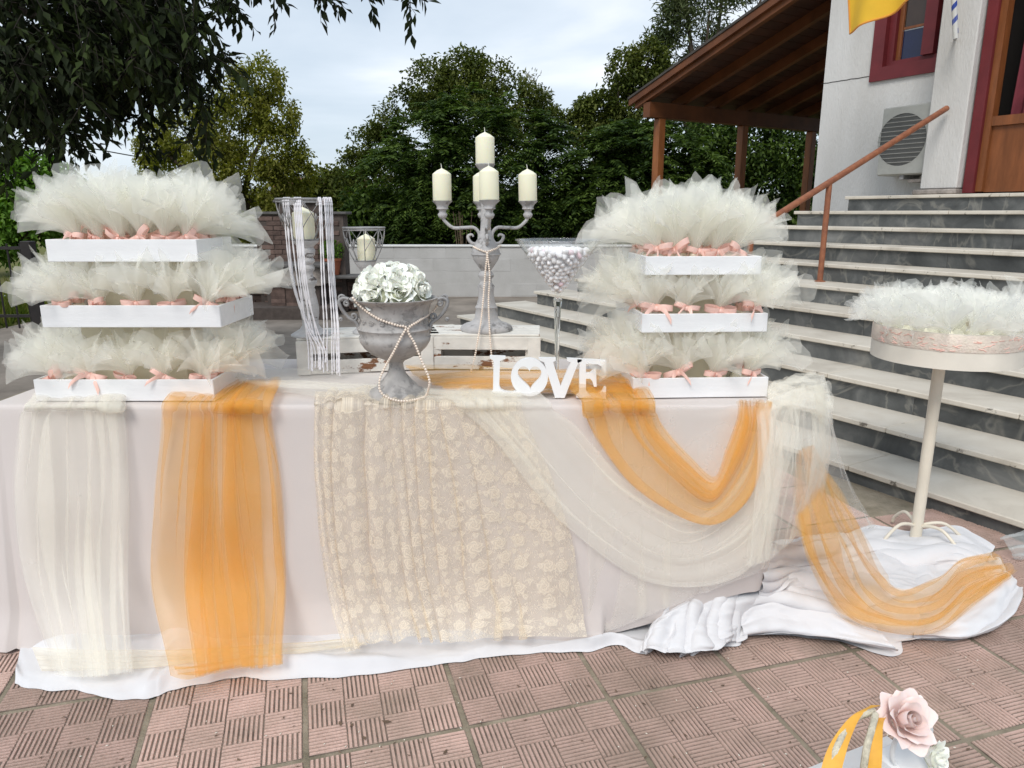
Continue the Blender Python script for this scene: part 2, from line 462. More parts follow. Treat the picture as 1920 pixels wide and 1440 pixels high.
M = {}
M['tile'] = simple('tile_clay', (.57, .395, .34), .85, .16, 4.0, .5, 120.0, .2, obj_var=.17, world_space=True, col2=(.36, .265, .215))
M['groove'] = simple('tile_groove_dirt', (.24, .19, .155), .95, .3, 18.0, world_space=True)
M['mortar'] = simple('mortar_mossy', (.31, .265, .205), .95, .22, 9.0, .6, 90.0, .1, world_space=True, col2=(.19, .165, .12))
M['concrete'] = simple('yard_concrete', (.27, .235, .20), .95, .25, 1.7, .4, 40.0, .15, world_space=True, col2=(.15, .13, .11))
M['field'] = simple('field_grass', (.115, .135, .035), .95, .25, .6, .6, 8.0, .1, world_space=True, col2=(.13, .115, .05))
M['hill'] = simple('hill_scrub', (.13, .125, .075), .95, .3, .15, .5, 2.0, .1, world_space=True, col2=(.07, .085, .03))
M['blade'] = leaf_mat('grass_blades', (.05, .08, .012), (.10, .14, .02), (.19, .19, .05), .3)
M['whitewash'] = simple('whitewash_blocks', (.50, .495, .485), .9, .10, 3.0, .4, 60.0, .15, world_space=True, obj_var=.025, col2=(.44, .435, .42))
M['plaster'] = simple('white_plaster', (.63, .62, .605), .9, .05, 2.2, .6, 70.0, .15, world_space=True, aniso=(1, 1, .3), col2=(.53, .515, .49))
M['stone_worn'] = simple('worn_stone', (.34, .30, .27), .9, .3, 14.0, .4, 50.0)
M['riser'] = marble_grey('grey_marble')
M['tread'] = marble_white('cream_marble')
M['maroon'] = simple('maroon_paint', (.15, .020, .024), .5, .12, 5.0)
M['doorwood'] = simple('varnished_door_wood', (.22, .075, .025), .4, .18, 3.0, aniso=(6, 6, 1))
M['rafter'] = simple('varnished_roof_wood', (.15, .05, .016), .55, .22, 3.0, aniso=(1, 1, 1), obj_var=.15)
M['postwood'] = simple('varnished_post_wood', (.27, .095, .028), .5, .2, 3.0, aniso=(4, 4, 1))
M['roofboard'] = simple('dark_roof_boards', (.07, .025, .011), .6, .25, 3.0, obj_var=.18)
M['rooftop'] = simple('roof_felt', (.07, .062, .055), .9, .2, 6.0)
M['rail'] = simple('rust_red_rail_paint', (.30, .115, .055), .55, .22, 16.0, col2=(.19, .07, .04))
M['pane_blue'] = simple('blue_window_glass', (.012, .016, .055), .12, .2, 4.0, spec=.5)
M['pane_dark'] = simple('dark_amber_glass', (.05, .03, .02), .12, .2, 4.0, spec=.5)
M['dark'] = simple('dark_interior', (.012, .009, .008), .8, .1)
M['curtain'] = simple('maroon_curtain', (.17, .03, .042), .9, .15, 8.0)
M['curtain_pale'] = simple('pale_curtain', (.42, .38, .37), .9, .1, 8.0)
M['ac'] = simple('aged_ac_casing', (.36, .36, .335), .6, .12, 5.0, col2=(.29, .29, .265))
M['ac_dark'] = simple('ac_fan_dark', (.10, .10, .095), .6, .1)
M['flag'] = simple('yellow_flag', (.78, .47, .035), .8, .06, 3.0, sss=0)
M['flag_edge'] = simple('orange_flag_hem', (.72, .30, .05), .8, .06, 3.0)
M['stripe_blue'] = simple('blue_paint', (.03, .07, .36), .5, .1)
M['stripe_white'] = simple('white_paint', (.68, .68, .66), .5, .06)
M['tray'] = simple('white_painted_tray', (.82, .82, .83), .55, .03, 7.0, .12, 60.0, aniso=(1, 6, 6))
M['riserblock'] = simple('card_box', (.60, .55, .42), .85, .06)
M['tulle_ivory'] = sheer('ivory_tulle', (1.0, .992, .93), .29, .5, .10)
M['tulle_cream'] = sheer('cream_tulle', (.99, .97, .895), .24, .4, .10)
M['tulle_white'] = sheer('white_tulle', (1.0, .997, .955), .29, .5, .10)
M['tulle_orange'] = sheer('orange_tulle', (.95, .56, .13), .215, .40, .12)
M['tulle_net'] = sheer('net_overlay', (.98, .955, .89), .26, .35, .1)
M['tulle_sand'] = sheer('sand_net', (.94, .87, .70), .45, .35)
M['tulle_grey'] = sheer('grey_net', (.80, .84, .84), .34, .35)
M['bag'] = simple('almond_bag', (.93, .90, .76), .8, .05, 20.0)
M['pink'] = simple('pink_satin', (.90, .58, .50), .38, .05, 9.0, spec=.5)
M['lace'] = lace_mat('cream_lace', (.97, .87, .71))
M['cloth'] = cloth_mat('white_tablecloth', (.64, .585, .56))
M['sheet'] = cloth_mat('white_sheet', (.70, .695, .71), wstr=.10)
M['crate'] = distressed('chippy_white_paint', (.78, .755, .70), (.24, .11, .055), .575, 6.5, stretch=(1, 2, 2))
M['chalk'] = distressed('chalky_grey_paint', (.48, .47, .47), (.31, .30, .295), .56, 14.0)
M['chalkwood'] = distressed('worn_white_wood', (.58, .57, .57), (.16, .14, .13), .57, 13.0, stretch=(1, 1, 3.2))
M['urn'] = distressed('zinc_grey_urn', (.44, .42, .405), (.345, .33, .32), .52, 18.0)
M['iron'] = simple('grey_wire', (.33, .325, .325), .55, .2, 30.0, metal=.2)
M['wax'] = simple('cream_wax', (.86, .83, .64), .45, .02, 5.0, sss=.25)
M['wick'] = simple('wick', (.75, .73, .66), .9, .05)
M['pearl'] = simple('pearl', (.86, .74, .63), .18, .06, 40.0, spec=.7)
M['bead'] = simple('white_bead', (.82, .80, .83), .5, .03, 40.0)
M['petal'] = simple('white_petal', (.95, .955, .89), .65, .03, 12.0, sss=.1)
M['petal_pink'] = simple('blush_petal', (.92, .77, .73), .65, .05, 12.0, sss=.15)
M['moss'] = simple('floral_moss', (.42, .44, .30), .9, .3, 40.0, .8, 90.0)
M['candy'] = simple('sugar_white', (.96, .94, .945), .7, .02, 20.0)
M['candy_pink'] = simple('sugar_pink', (.89, .70, .74), .42, .02, 20.0)
M['glass'] = glass_thin('clear_glass')
M['glass2'] = glass_solid('solid_glass')
M['letters'] = simple('white_lacquer_letters', (.84, .84, .84), .5, .02, 6.0)
M['hatbox'] = simple('cream_hatbox', (.80, .75, .66), .8, .05, 6.0)
M['hatband'] = simple('lace_band', (.72, .61, .54), .9, .25, 45.0, .5, 120.0, col2=(.80, .72, .61))
M['stand'] = simple('cream_pole_paint', (.74, .68, .57), .45, .06, 5.0)
M['ribbon_o'] = simple('orange_ribbon', (.82, .42, .06), .6, .1, 30.0)
M['twine'] = simple('cream_rope', (.74, .67, .52), .9, .2, 60.0, .6, 200.0)
M['lantern'] = simple('white_lantern_paint', (.80, .81, .82), .5, .05, 8.0)
M['bark'] = simple('bark', (.10, .075, .055), .95, .35, 8.0, .9, 30.0, aniso=(4, 4, 1))
M['twig'] = simple('dark_twig', (.03, .024, .018), .9, .2, 8.0)
M['stem'] = simple('brown_stem', (.16, .11, .075), .9, .3, 8.0)
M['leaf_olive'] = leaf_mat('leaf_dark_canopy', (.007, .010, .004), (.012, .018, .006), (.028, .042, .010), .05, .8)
M['leaf_yel'] = leaf_mat('leaf_yellow_green', (.085, .105, .014), (.15, .165, .024), (.25, .245, .06), .36)
M['leaf_mid'] = leaf_mat('leaf_mid_green', (.034, .051, .010), (.070, .092, .018), (.135, .155, .038), .28)
M['leaf_dark'] = leaf_mat('leaf_dark_green', (.015, .031, .007), (.030, .056, .012), (.098, .15, .03), .24)
M['leaf_pine'] = leaf_mat('leaf_blue_green', (.04, .06, .025), (.075, .10, .04), (.12, .14, .06), .2)
M['leaf_bush'] = leaf_mat('leaf_pot_plant', (.05, .12, .015), (.10, .20, .025), (.16, .28, .05), .25)
M['leaf_dry'] = leaf_mat('leaf_pale_dry', (.19, .19, .12), (.26, .26, .17), (.33, .33, .24), .2)
M['brick'] = simple('fountain_brick', (.155, .105, .088), .9, .25, 9.0, .5, 50.0, obj_var=.3, world_space=True)
M['brickmortar'] = simple('fountain_mortar', (.10, .08, .07), .95, .2, 12.0)
M['slab'] = simple('dark_slab', (.12, .115, .112), .8, .2, 8.0)
M['terracotta'] = simple('terracotta_pot', (.33, .105, .055), .75, .15, 9.0)
M['fence'] = simple('black_fence_paint', (.025, .02, .02), .6, .2)
M['cartwood'] = simple('red_brown_boards', (.16, .062, .04), .85, .25, 6.0, obj_var=.3)
M['house'] = simple('pink_render', (.42, .26, .20), .9, .1)
M['rooftile'] = simple('clay_roof', (.26, .12, .085), .9, .25, 4.0)
M['cable'] = simple('cable_black', (.03, .03, .03), .7, .1)
M['rice'] = simple('rice_grain', (.80, .76, .66), .6, .05)
M['table'] = simple('table_wood', (.30, .20, .12), .6, .2, 3.0)

# ================================================================== SETTING
# ---- terrain sheets
def sheet_grid(name, x0, x1, y0, y1, nx, ny, fz, mat, kind='structure'):
    xs = np.linspace(x0, x1, nx); ys = np.linspace(y0, y1, ny)
    G = np.array([[(x, y, fz(x, y)) for x in xs] for y in ys])
    m = MB().grid(G); o = m.build(name, mat, smooth=True); o['kind'] = kind; return o
def field_z(x, y):
    z = -.03
    if y > 12.4: z = .28 * min(1, (y - 12.4) / 3.0) + .05 * fnoise(x * .4, y * .4)
    if y > 30: z += (y - 30) * .022 + 1.2 * max(0, fnoise(x * .02 + 3.7, y * .02)) * min(1, (y - 30) / 30)
    return z
sheet_grid('ground', -420, 420, 12.42, 700, 120, 90, lambda x, y: field_z(x, y), M['field'])
sheet_grid('yard_left_grass', -60, -6.35, -6, 12.42, 12, 20, lambda x, y: -.05, M['field'])
sheet_grid('yard_pavement', -6.35, 60, -6, 12.42, 24, 24, lambda x, y: -.016, M['concrete'])
sheet_grid('hill', -400, 400, 150, 690, 60, 30, lambda x, y: 3.2 + (y - 150) * .012 + 7 * abs(fnoise(x * .011, y * .013, 2.0)), M['hill'])

# ---- ribbed clay tiles on a mortar bed
TP, TA = .427, R(16.3)
T0 = atz(1142, 1309, 0)
ct, st_ = math.cos(TA), math.sin(TA)
paving = MB().grid(np.array([[(x, y, -.0050) for x in np.linspace(-3.9, 3.2, 30)] for y in np.linspace(.55, 5.6, 22)])).build('paving', M['mortar'])
paving['kind'] = 'structure'
def tile_mesh(seed):
    rr = random.Random(seed); m = MB(); a = .412 / 2
    m.box((-a, -a, -.012), (a, a, -.0032), 1, bottom=False)
    q = 2 * a / 4
    for i in range(4):
        for j in range(4):
            x0, y0 = -a + i * q, -a + j * q
            nr = 8; pit = q / nr
            for k in range(nr):
                w = pit * .66; o = (k + .5) * pit
                j0 = rr.uniform(.0008, .002); j1 = rr.uniform(.0008, .002); h = -.0003 * rr.random()
                if (i + j) % 2: lo, hi = (x0 + o - w / 2, y0 + j0), (x0 + o + w / 2, y0 + q - j1)
                else: lo, hi = (x0 + j0, y0 + o - w / 2), (x0 + q - j1, y0 + o + w / 2)
                c = .0011
                V = [(lo[0], lo[1], -.0033), (hi[0], lo[1], -.0033), (hi[0], hi[1], -.0033), (lo[0], hi[1], -.0033),
                     (lo[0]+c, lo[1]+c, h), (hi[0]-c, lo[1]+c, h), (hi[0]-c, hi[1]-c, h), (lo[0]+c, hi[1]-c, h)]
                m.add(V, [(4,5,6,7),(0,1,5,4),(1,2,6,5),(2,3,7,6),(3,0,4,7)], 0)
    return m.mesh('tile', [M['tile'], M['groove']])
tmeshes = [tile_mesh(i) for i in range(3)]
tiles = []
for i in range(-14, 15):
    for j in range(-8, 14):
        u, v = (i + .5) * TP, (j + .5) * TP
        x = T0[0] + u * ct - v * st_; y = T0[1] + u * st_ + v * ct
        s = x * ES[0] + y * ES[1]
        if not (-3.6 < x < 3.0 and .8 < y < 5.3) or s > 3.25: continue
        if -1.35 < x < .62 and 2.35 < y < 2.7: continue
        tiles.append((math.hypot(x, y - .2), x, y))
tiles.sort()
for _, x, y in tiles[:280]:
    link('tile', random.choice(tmeshes), paving, (x, y, random.uniform(-.0012, .0008)), (random.gauss(0, .002), random.gauss(0, .002), TA + random.choice((0, math.pi)) + random.gauss(0, .004)))

# ---- low whitewashed block wall
wall = empty('low_wall', (0, 12.5, 0), 0, 'low whitewashed block wall behind the table, grass above it', 'wall')
MB().box((-6.6, -.1155, -.1), (4.2, .09, .79)).build('wall_core', M['whitewash'], wall)
bm_ = MB().cbox((-.218, -.012, -.103), (.218, .10, .103), .003).mesh('block', M['whitewash'])
for r_ in range(4):
    for k in range(25):
        x = -6.4 + k * .44 + (.22 if r_ % 2 else 0)
        if x > 4.0: continue
        link('block', bm_, wall, (x, -.105 + random.uniform(-.003, .003), .10 + r_ * .21))
cp = MB().cbox((-6.62, -.14, .822), (4.2, .12, .856), .008); cp.build('coping', M['stripe_white'], wall)

# ---- staircase of grey marble risers and cream treads
NS = 11
def SK(k): return 3.354 + .346 * (k - 1)
def ZK(k): return .09 + .1456 * (k - 1)
DEND = {1: 7.7, 2: 7.42, 3: 7.16, 4: 6.86, 5: 6.57, 6: 6.28, 7: 5.99, 8: 5.70, 9: 5.40, 10: 5.10, 11: 4.77}
stair = empty('staircase', sdz(3.3, 4, 0), 0, 'wide outdoor staircase with grey marble risers and cream marble treads', 'staircase')
SO = np.array(stair.location)
def sd_box(m, s0, s1, d0, d1, z0, z1, mi=0, c=0.0, org=None):
    """box in stair axes"""
    k0 = len(m.v)
    (m.cbox if c else m.box)((s0, d0, z0), (s1, d1, z1), *( [c] if c else []), mi)
    o = SO if org is None else org
    for i in range(k0, len(m.v)):
        s, d, z = m.v[i]; p = sdz(s, d, z) - o; m.v[i] = tuple(p)
    return m
DR = -3.5
for k in range(1, NS + 1):
    core = MB(); sd_box(core, SK(k) + .055, SK(k) + 2.0 if k == NS else SK(k) + .60, DR, DEND[k] - .04, (-.05 if k < 4 else ZK(k) - .5), ZK(k) - .034)
    core.build('step_core', M['slab'], stair, fix=True)
    # risers in panels
    d1 = DEND[k] - .03; z0 = (-.03 if k == 1 else ZK(k - 1) + .001)
    rr = random.Random(k * 17)
    d = d1
    while d > DR + .1:
        L = rr.uniform(1.0, 1.5); dn = max(DR, d - L)
        m = MB(); sd_box(m, SK(k) + .03, SK(k) + .06, dn + .0012, d - .0012, z0, ZK(k) - .031); m.build('riser_panel', M['riser'], stair, fix=True)
        d = dn
    d = DEND[k]
    while d > DR + .1:
        L = rr.uniform(1.1, 1.7); dn = max(DR, d - L)
        m = MB(); sd_box(m, SK(k), SK(k) + (1.2 if k == NS else .43), dn + .0014, d - .0014, ZK(k) - .03 + rr.uniform(-.001, .0), ZK(k) + rr.uniform(-.001, .001), c=.005)
        m.build('tread_slab', M['tread'], stair, fix=True)
        d = dn

# ---- handrail
rail = empty('handrail', atz(1537, 528, ZK(6)), 0, 'rust red tubular handrail rising up the marble steps', 'handrail')
RO = np.array(rail.location); RD = float(RO @ ED)
a_ = onD(1775, 203, RD); b_ = onD(1455, 405, RD); dv = (b_ - a_)
low = a_ + dv * 1.22
def tube_obj(name, pts, r, mat, parent, org, n=10, smooth=True):
    m = MB().tube([np.array(p) - org for p in pts], r, n); return m.build(name, mat, parent, smooth=False, auto=50)
tube_obj('rail_bar', [a_, low], .026, M['rail'], rail, RO)
MB().tube([a_ - RO + np.array([0, 0, 0]), a_ - RO - dv / np.linalg.norm(dv) * .008], [.026, .012], 10).build('rail_cap', M['rail'], rail)
foot = atz(1537, 528, ZK(6)); topp = onD(1555, 345, RD)
tube_obj('rail_post', [foot, np.array([foot[0], foot[1], topp[2]])], .023, M['rail'], rail, RO)
MB().lathe([(.045, 0.001), (.045, .006), (.026, .012)], 14).build('post_foot', M['rail'], rail)
lp = low * .92 + a_ * .08
tube_obj('rail_post', [(lp[0], lp[1], .1), (lp[0], lp[1], lp[2])], .023, M['rail'], rail, RO)

# ---- church: front wall with window, pilaster, door
WS, WD = 7.36, 7.10
church = empty('church_building', sdz(WS, 4, 0), 0, 'white plastered building with maroon window and door above the steps', 'building')
CO = np.array(church.location)
def cbx(name, mat, s0, s1, d0, d1, z0, z1, parent=church, c=0.0):
    m = MB(); sd_box(m, s0, s1, d0, d1, z0, z1, 0, c, CO); return m.build(name, mat, parent, fix=True)
DC = float(onS(1531, 300, WS) @ ED); WL = float(onS(1632, 155, WS) @ ED); WZ = float(onS(1632, 155, WS)[2]) + .03; WR_ = WL - .91
ZT = 6.2
cbx('wall', M['plaster'], WS, WS + .35, WL - .02, DC, 0.2, ZT)
cbx('wall', M['plaster'], WS, WS + .35, 3.78, WL - .02, 0.2, WZ + .02)
cbx('wall', M['plaster'], WS, WS + .35, 3.78, WL - .02, WZ + 1.32, ZT)
cbx('side_wall', M['plaster'], WS + .35, WS + 6.5, DC - .35, DC, 0.2, ZT)
cbx('pilaster', M['plaster'], 6.98, WS - .002, 3.76, 4.10, 1.60, ZT, c=.01)
cbx('pilaster_base', M['stone_worn'], 6.94, WS - .001, 3.74, 4.15, 1.548, 1.597, c=.012)
cbx('wall_above_door', M['plaster'], WD, WD + .35, -1.0, 3.755, 4.1, ZT)
cbx('wall', M['plaster'], WD, WD + .35, -1.0, 1.75, 1.548, 4.1)
crk = MB()
p0 = onS(1540, 157, WS - .0025); p1 = onS(1632, 143, WS - .0025)
pts = [p0 + (p1 - p0) * t + np.array([0, 0, .006 * fnoise(t * 9, 4.2)]) for t in np.linspace(0, 1, 14)]
crk.tube([p - CO for p in pts], .0035, 4).build('plaster_crack', M['dark'], church)
# window
win = MB(); S0 = WS - .03
def bar(m, d0, d1, z0, z1, s0, s1): sd_box(m, s0, s1, d0, d1, z0, z1, 0, 0, CO)
bar(win, WR_ - .1, WL, WZ - .03, WZ + .10, S0, WS + .10); bar(win, WR_ - .1, WL, WZ + 1.24, WZ + 1.34, S0, WS + .10)
bar(win, WL - .13, WL, WZ + .10, WZ + 1.24, S0, WS + .10)
wino = win.build('window', M['maroon'], church, fix=True)
sash = MB(); bar(sash, WR_ - .1, WL - .132, WZ + .102, WZ + .15, WS + .03, WS + .08); bar(sash, WL - .20, WL - .132, WZ + .15, WZ + 1.238, WS + .03, WS + .08); bar(sash, WR_ + .28, WR_ + .40, WZ + .15, WZ + 1.238, WS - .01, WS + .08)
sash.build('sash', M['maroon'], wino, fix=True)
fr_ = MB(); bar(fr_, WL - .245, WL - .201, WZ + .15, WZ + 1.238, WS + .075, WS + .11)
for q in (.44, .74, 1.04): bar(fr_, WR_ - .1, WL - .246, WZ + q, WZ + q + .022, WS + .085, WS + .11)
fr_.build('glazing_bars', M['doorwood'], wino, fix=True)
for q, mt in ((.152, 'pane_blue'), (.464, 'pane_dark'), (.764, 'pane_blue'), (1.064, 'pane_dark')):
    pm = MB(); bar(pm, WR_ - .1, WL - .247, WZ + q, WZ + q + .275, WS + .095, WS + .10); pm.build('pane', M[mt], wino, fix=True)
MB().lathe([(.0, -.012), (.012, -.008), (.012, .008), (.0, .012)], 8).build('catch', M['iron'], wino, loc=sdz(WS - .04, 4.02, WZ + .26) - CO)
# door
DL = 3.74
door = MB(); bar(door, DL - .09, DL, 1.56, 4.1, WD - .05, WD + .12); bar(door, DL - 1.7, DL - .09, 3.98, 4.1, WD - .05, WD + .12)
dro = door.build('door', M['maroon'], church, fix=True)
lf = MB(); bar(lf, DL - .15, DL - .092, 1.57, 3.97, WD - .015, WD + .08); bar(lf, DL - 1.6, DL - .15, 2.13, 2.21, WD - .01, WD + .08); bar(lf, DL - .86, DL - .78, 2.21, 3.97, WD - .01, WD + .08)
lf.build('door_stile', M['doorwood'], dro, fix=True)
pn = MB(); bar(pn, DL - 1.6, DL - .151, 1.565, 2.129, WD + .02, WD + .06); pn.build('door_panel', M['doorwood'], dro, fix=True)
dk = MB(); bar(dk, DL - 1.9, DL + .6, 1.56, 4.2, WD + .42, WD + .45); bar(dk, DL + .02, DL + .05, 1.56, 4.2, WD + .13, WD + .42); dk.build('dark_interior', M['dark'], church, fix=True)
G = []
for z in np.linspace(2.2, 4.0, 14):
    row = []
    for d in np.linspace(DL - .22, DL - .66, 60):
        dd = d - .10 * (z - 2.2) * .35
        row.append(sdz(WD + .17 + .028 * math.sin(d * 62 + .4 * math.sin(z * 3)), dd, z) - CO)
    G.append(row)
MB().grid(np.array(G)).build('curtain', M['curtain'], dro, smooth=True)
G = [[sdz(WD + .19 + .02 * math.sin(d * 55), d, z) - CO for d in np.linspace(DL - .70, DL - 1.5, 60)] for z in np.linspace(2.2, 4.0, 4)]
MB().grid(np.array(G)).build('curtain', M['curtain_pale'], dro, smooth=True)

# ---- air conditioner
ac = empty('air_conditioner', sdz(WS - .30, 4.35, 1.75), 0, 'weathered outdoor air conditioner on the white wall under the window', 'air conditioner')
AO = np.array(ac.location)
def abx(name, mat, s0, s1, d0, d1, z0, z1, c=.0, parent=ac):
    m = MB(); sd_box(m, s0, s1, d0, d1, z0, z1, 0, c, AO); return m.build(name, mat, parent, fix=True)
A0, A1, D0, D1, B0, B1 = WS - .30, WS - .01, 3.88, float(onS(1650, 260, WS - .30) @ ED), float(onS(1645, 330, WS - .30)[2]), float(onS(1655, 203, WS - .30)[2])
abx('casing', M['ac'], A0 + .01, A1, D0, D1, B0, B1, .012)
fp = MB(); _f = onS(1690, 262, WS - .30); fc = (float(_f @ ED), float(_f[2])); fr = .245
n = 40; V = []; F = []
for k in range(n):
    th = 2 * math.pi * k / n; cx_, cz_ = math.cos(th), math.sin(th)
    V.append(sdz(A0, fc[0] + fr * cx_, fc[1] + fr * cz_) - AO)
    f_ = 1 / max(abs(cx_) / .30, abs(cz_) / .36)
    V.append(sdz(A0, min(max(fc[0] + f_ * cx_, D0 + .01), D1 - .008), min(max(fc[1] + f_ * cz_, B0 + .012), B1 - .012)) - AO)
for k in range(n):
    F.append((2*k, 2*k+1, (2*k+3) % (2*n), (2*k+2) % (2*n)))
fp.add(V, F); fp.build('front_panel', M['ac'], ac, fix=True)
dm = MB().lathe([(.0, 0), (fr + .004, 0)], 40, cap=False); do = dm.build('fan_well', M['ac_dark'], ac)
do.location = tuple(sdz(A0 + .006, fc[0], fc[1]) - AO); do.rotation_euler = Vector((-ES[0], -ES[1], 0)).to_track_quat('Z', 'Y').to_euler()
for k in range(11):
    zz = fc[1] - .21 + k * .042; hw = math.sqrt(max(.001, fr ** 2 - (zz - fc[1]) ** 2))
    g = MB().tube([sdz(A0 - .006, fc[0] - hw, zz) - AO, sdz(A0 - .006, fc[0] + hw, zz) - AO], .0028, 5); g.build('grille_bar', M['ac'], ac)
for dq in (3.95, 4.36): abx('bracket', M['iron'], A0 + .03, WS - .002, dq - .02, dq + .02, B0 - .04, B0 - .001)
abx('tray_plate', M['stone_worn'], A0 + .05, A1 - .02, 3.97, 4.30, B0 - .07, B0 - .042)

# ---- porch roof: lean-to on timber posts
porch = empty('porch_roof', sdz(7.15, 8.2, 0), 0, 'timber lean-to porch roof on wooden posts beside the building', 'porch')
PO = np.array(porch.location)
E0d, E0z, slope, S_A, S_B = 8.52, 2.98, .318, 7.15 - .02, 7.15 + 6.0
def roofz(d): return E0z + (E0d - d) * slope
def sloped(name, mat, s0, s1, d0, d1, th, below=0.0):
    """piece lying on the roof slope, th thick, its top 'below' under the roof line"""
    m = MB(); V = []
    for (s, d, t) in [(s0, d0, th), (s1, d0, th), (s1, d1, th), (s0, d1, th), (s0, d0, 0), (s1, d0, 0), (s1, d1, 0), (s0, d1, 0)]:
        V.append(sdz(s, d, roofz(d) - below - t) - PO)
    m.add(V, [(4,5,6,7),(0,1,5,4),(1,2,6,5),(2,3,7,6),(3,0,4,7),(3,2,1,0)]); return m.build(name, mat, porch, fix=True)
Dn = DC + .002
sloped('roof_cover', M['rooftop'], S_A - .06, S_B, Dn, E0d + .06, .03, -.032)
nb = 20
for k in range(nb):
    d0 = Dn + (E0d - Dn) * k / nb; d1 = Dn + (E0d - Dn) * (k + 1) / nb
    sloped('roof_board', M['roofboard'], S_A, S_B - .1, d0 + .004, d1 - .004, .022, .0)
for k in range(9):
    s = S_A + .005 + k * .68
    sloped('rafter', M['rafter'], s, s + .075, Dn, E0d - .03, .13, .024)
sloped('fascia', M['rafter'], S_A - .045, S_A - .001, Dn, E0d + .05, .085, .0)
m = MB(); sd_box(m, S_A + .02, S_B - .1, 8.18, 8.32, roofz(8.25) - .37, roofz(8.25) - .17, 0, 0, PO); m.build('eave_beam', M['rafter'], porch, fix=True)
for px in (1234, 1389, 1517):
    p = onD(px, 300, 8.25); s = float(p @ ES)
    m = MB(); sd_box(m, s - .06, s + .06, 8.19, 8.31, -.02, roofz(8.25) - .372, 0, .006, PO); m.build('post', M['postwood'], porch, fix=True)

# ---- flags on the building
fl = empty('yellow_flag', sdz(6.1, 4.1, 3.0), 0, 'yellow flag with orange hem hanging in front of the window', 'flag')
FO = np.array(fl.location)
tipL, tipR = onS(1588, 62, 6.1), onS(1700, -8, 6.1)
G = []
for i, t in enumerate(np.linspace(0, 1, 24)):
    row = []
    b0 = onS(1588, 62, 6.1) * (1 - t) + onS(1745, -22, 6.1) * t
    t0 = onS(1583, -120, 6.1) * (1 - t) + onS(1760, -170, 6.1) * t
    b0 = b0 + np.array([0, 0, -.02 * math.sin(math.pi * t)])
    for s in np.linspace(0, 1, 18):
        p = t0 * (1 - s) + b0 * s
        p = p + ES * (.05 * math.sin(t * 11 + s * 2.0) * (.4 + .6 * s))
        row.append(p - FO)
    G.append(row)
MB().grid(np.array(G)).build('cloth', M['flag'], fl, smooth=True)
hem = MB(); Gh = np.array(G)
for k in range(24):
    pass
edge = np.concatenate([Gh[0, 9:], Gh[1:, -1]]);
hem.tube(edge, .009, 6).build('hem', M['flag_edge'], fl, smooth=True)
MB().tube([onS(1570, -135, 6.1) - FO, onS(1800, -190, 6.6) - FO], .016, 8).build('flag_pole', M['stripe_white'], fl)
sp_ = empty('striped_pole', onS(1792, 75, 6.72), 0, 'blue and white spiral striped pole on the pilaster', 'pole')
PO2 = np.array(sp_.location)
pa = onS(1792, 72, 6.75); pb = onS(1783, -130, 6.55)
MB().tube([pa - PO2, pb - PO2], .022, 12).build('pole_shaft', M['stripe_white'], sp_, auto=50)
ax = (pb - pa) / np.linalg.norm(pb - pa); L = np.linalg.norm(pb - pa)
u_ = np.cross(ax, [0, 1, 0]); u_ /= np.linalg.norm(u_); v_ = np.cross(ax, u_)
strip = []
for t in np.linspace(.04, 1, 90):
    row = []
    for w in np.linspace(0, .042, 4):
        z = t * L; th = z * 2 * math.pi / .11
        row.append(pa + ax * (z + w) + (u_ * math.cos(th) + v_ * math.sin(th)) * .0226 - PO2)
    strip.append(row)
MB().grid(np.array(strip)).build('spiral_stripe', M['stripe_blue'], sp_, smooth=True)
MB().tube([pa - PO2, onS(1790, 74, 6.975) - PO2], .012, 6).build('bracket', M['iron'], sp_)

# ---- brick fountain in front of the wall
ft = empty('brick_fountain', (-3.0, 10.4, 0), 0, 'dark brick fountain with stone basin and side benches by the wall', 'fountain')
def fbx(name, mat, lo, hi, c=0.0): return (MB().cbox(lo, hi, c) if c else MB().box(lo, hi)).build(name, mat, ft)
fbx('back_panel', M['brickmortar'], (-.62, 0, 0), (.62, .28, 1.36))
fbx('cap_slab', M['slab'], (-.68, -.04, 1.362), (-.28, .32, 1.40), .008)
fbx('cap_slab', M['slab'], (.28, -.04, 1.362), (.68, .32, 1.40), .008)
fbx('crest', M['brickmortar'], (-.30, .01, 1.362), (.30, .27, 1.52)); fbx('cap_slab', M['slab'], (-.34, -.04, 1.522), (.34, .32, 1.56), .008)
fbx('basin_rim', M['slab'], (-.46, -.62, .66), (.46, -.002, .71), .012)
fbx('basin', M['stone_worn'], (-.40, -.56, .42), (.40, -.003, .659))
fbx('bench', M['slab'], (-1.15, -.22, .48), (-.47, .2, .52), .008); fbx('bench', M['slab'], (.47, -.22, .48), (1.12, .2, .52), .008)
for x in (-1.08, .90): fbx('bench_leg', M['slab'], (x, -.16, 0), (x + .14, .16, .479))
fbx('plinth', M['brickmortar'], (-1.25, -.78, -.015), (.55, -.1, .14)); fbx('basin_pier', M['brickmortar'], (-.36, -.5, .14), (.36, -.004, .419))
bk = MB().cbox((-.098, -.012, -.03), (.098, .05, .03), .004).mesh('brick', M['brick'])
for r_ in range(20):
    for k in range(7):
        x = -.52 + k * .206 + (.1 if r_ % 2 else 0) - .05
        if abs(x) > .53: continue
        link('brick', bk, ft, (x, -.001, .05 + r_ * .066))
for r_ in range(6):
    for k in range(5):
        x = -.62 - .1 + k * .206 - .42 + (.1 if r_ % 2 else 0)
        link('brick', bk, ft, (x, .08, .05 + r_ * .066))
        link('brick', bk, ft, (x + 1.18 + .1, .08, .05 + r_ * .066))
    for k in range(3): link('brick', bk, ft, (-.21 + k * .206, -.501, .16 + r_ * .046))
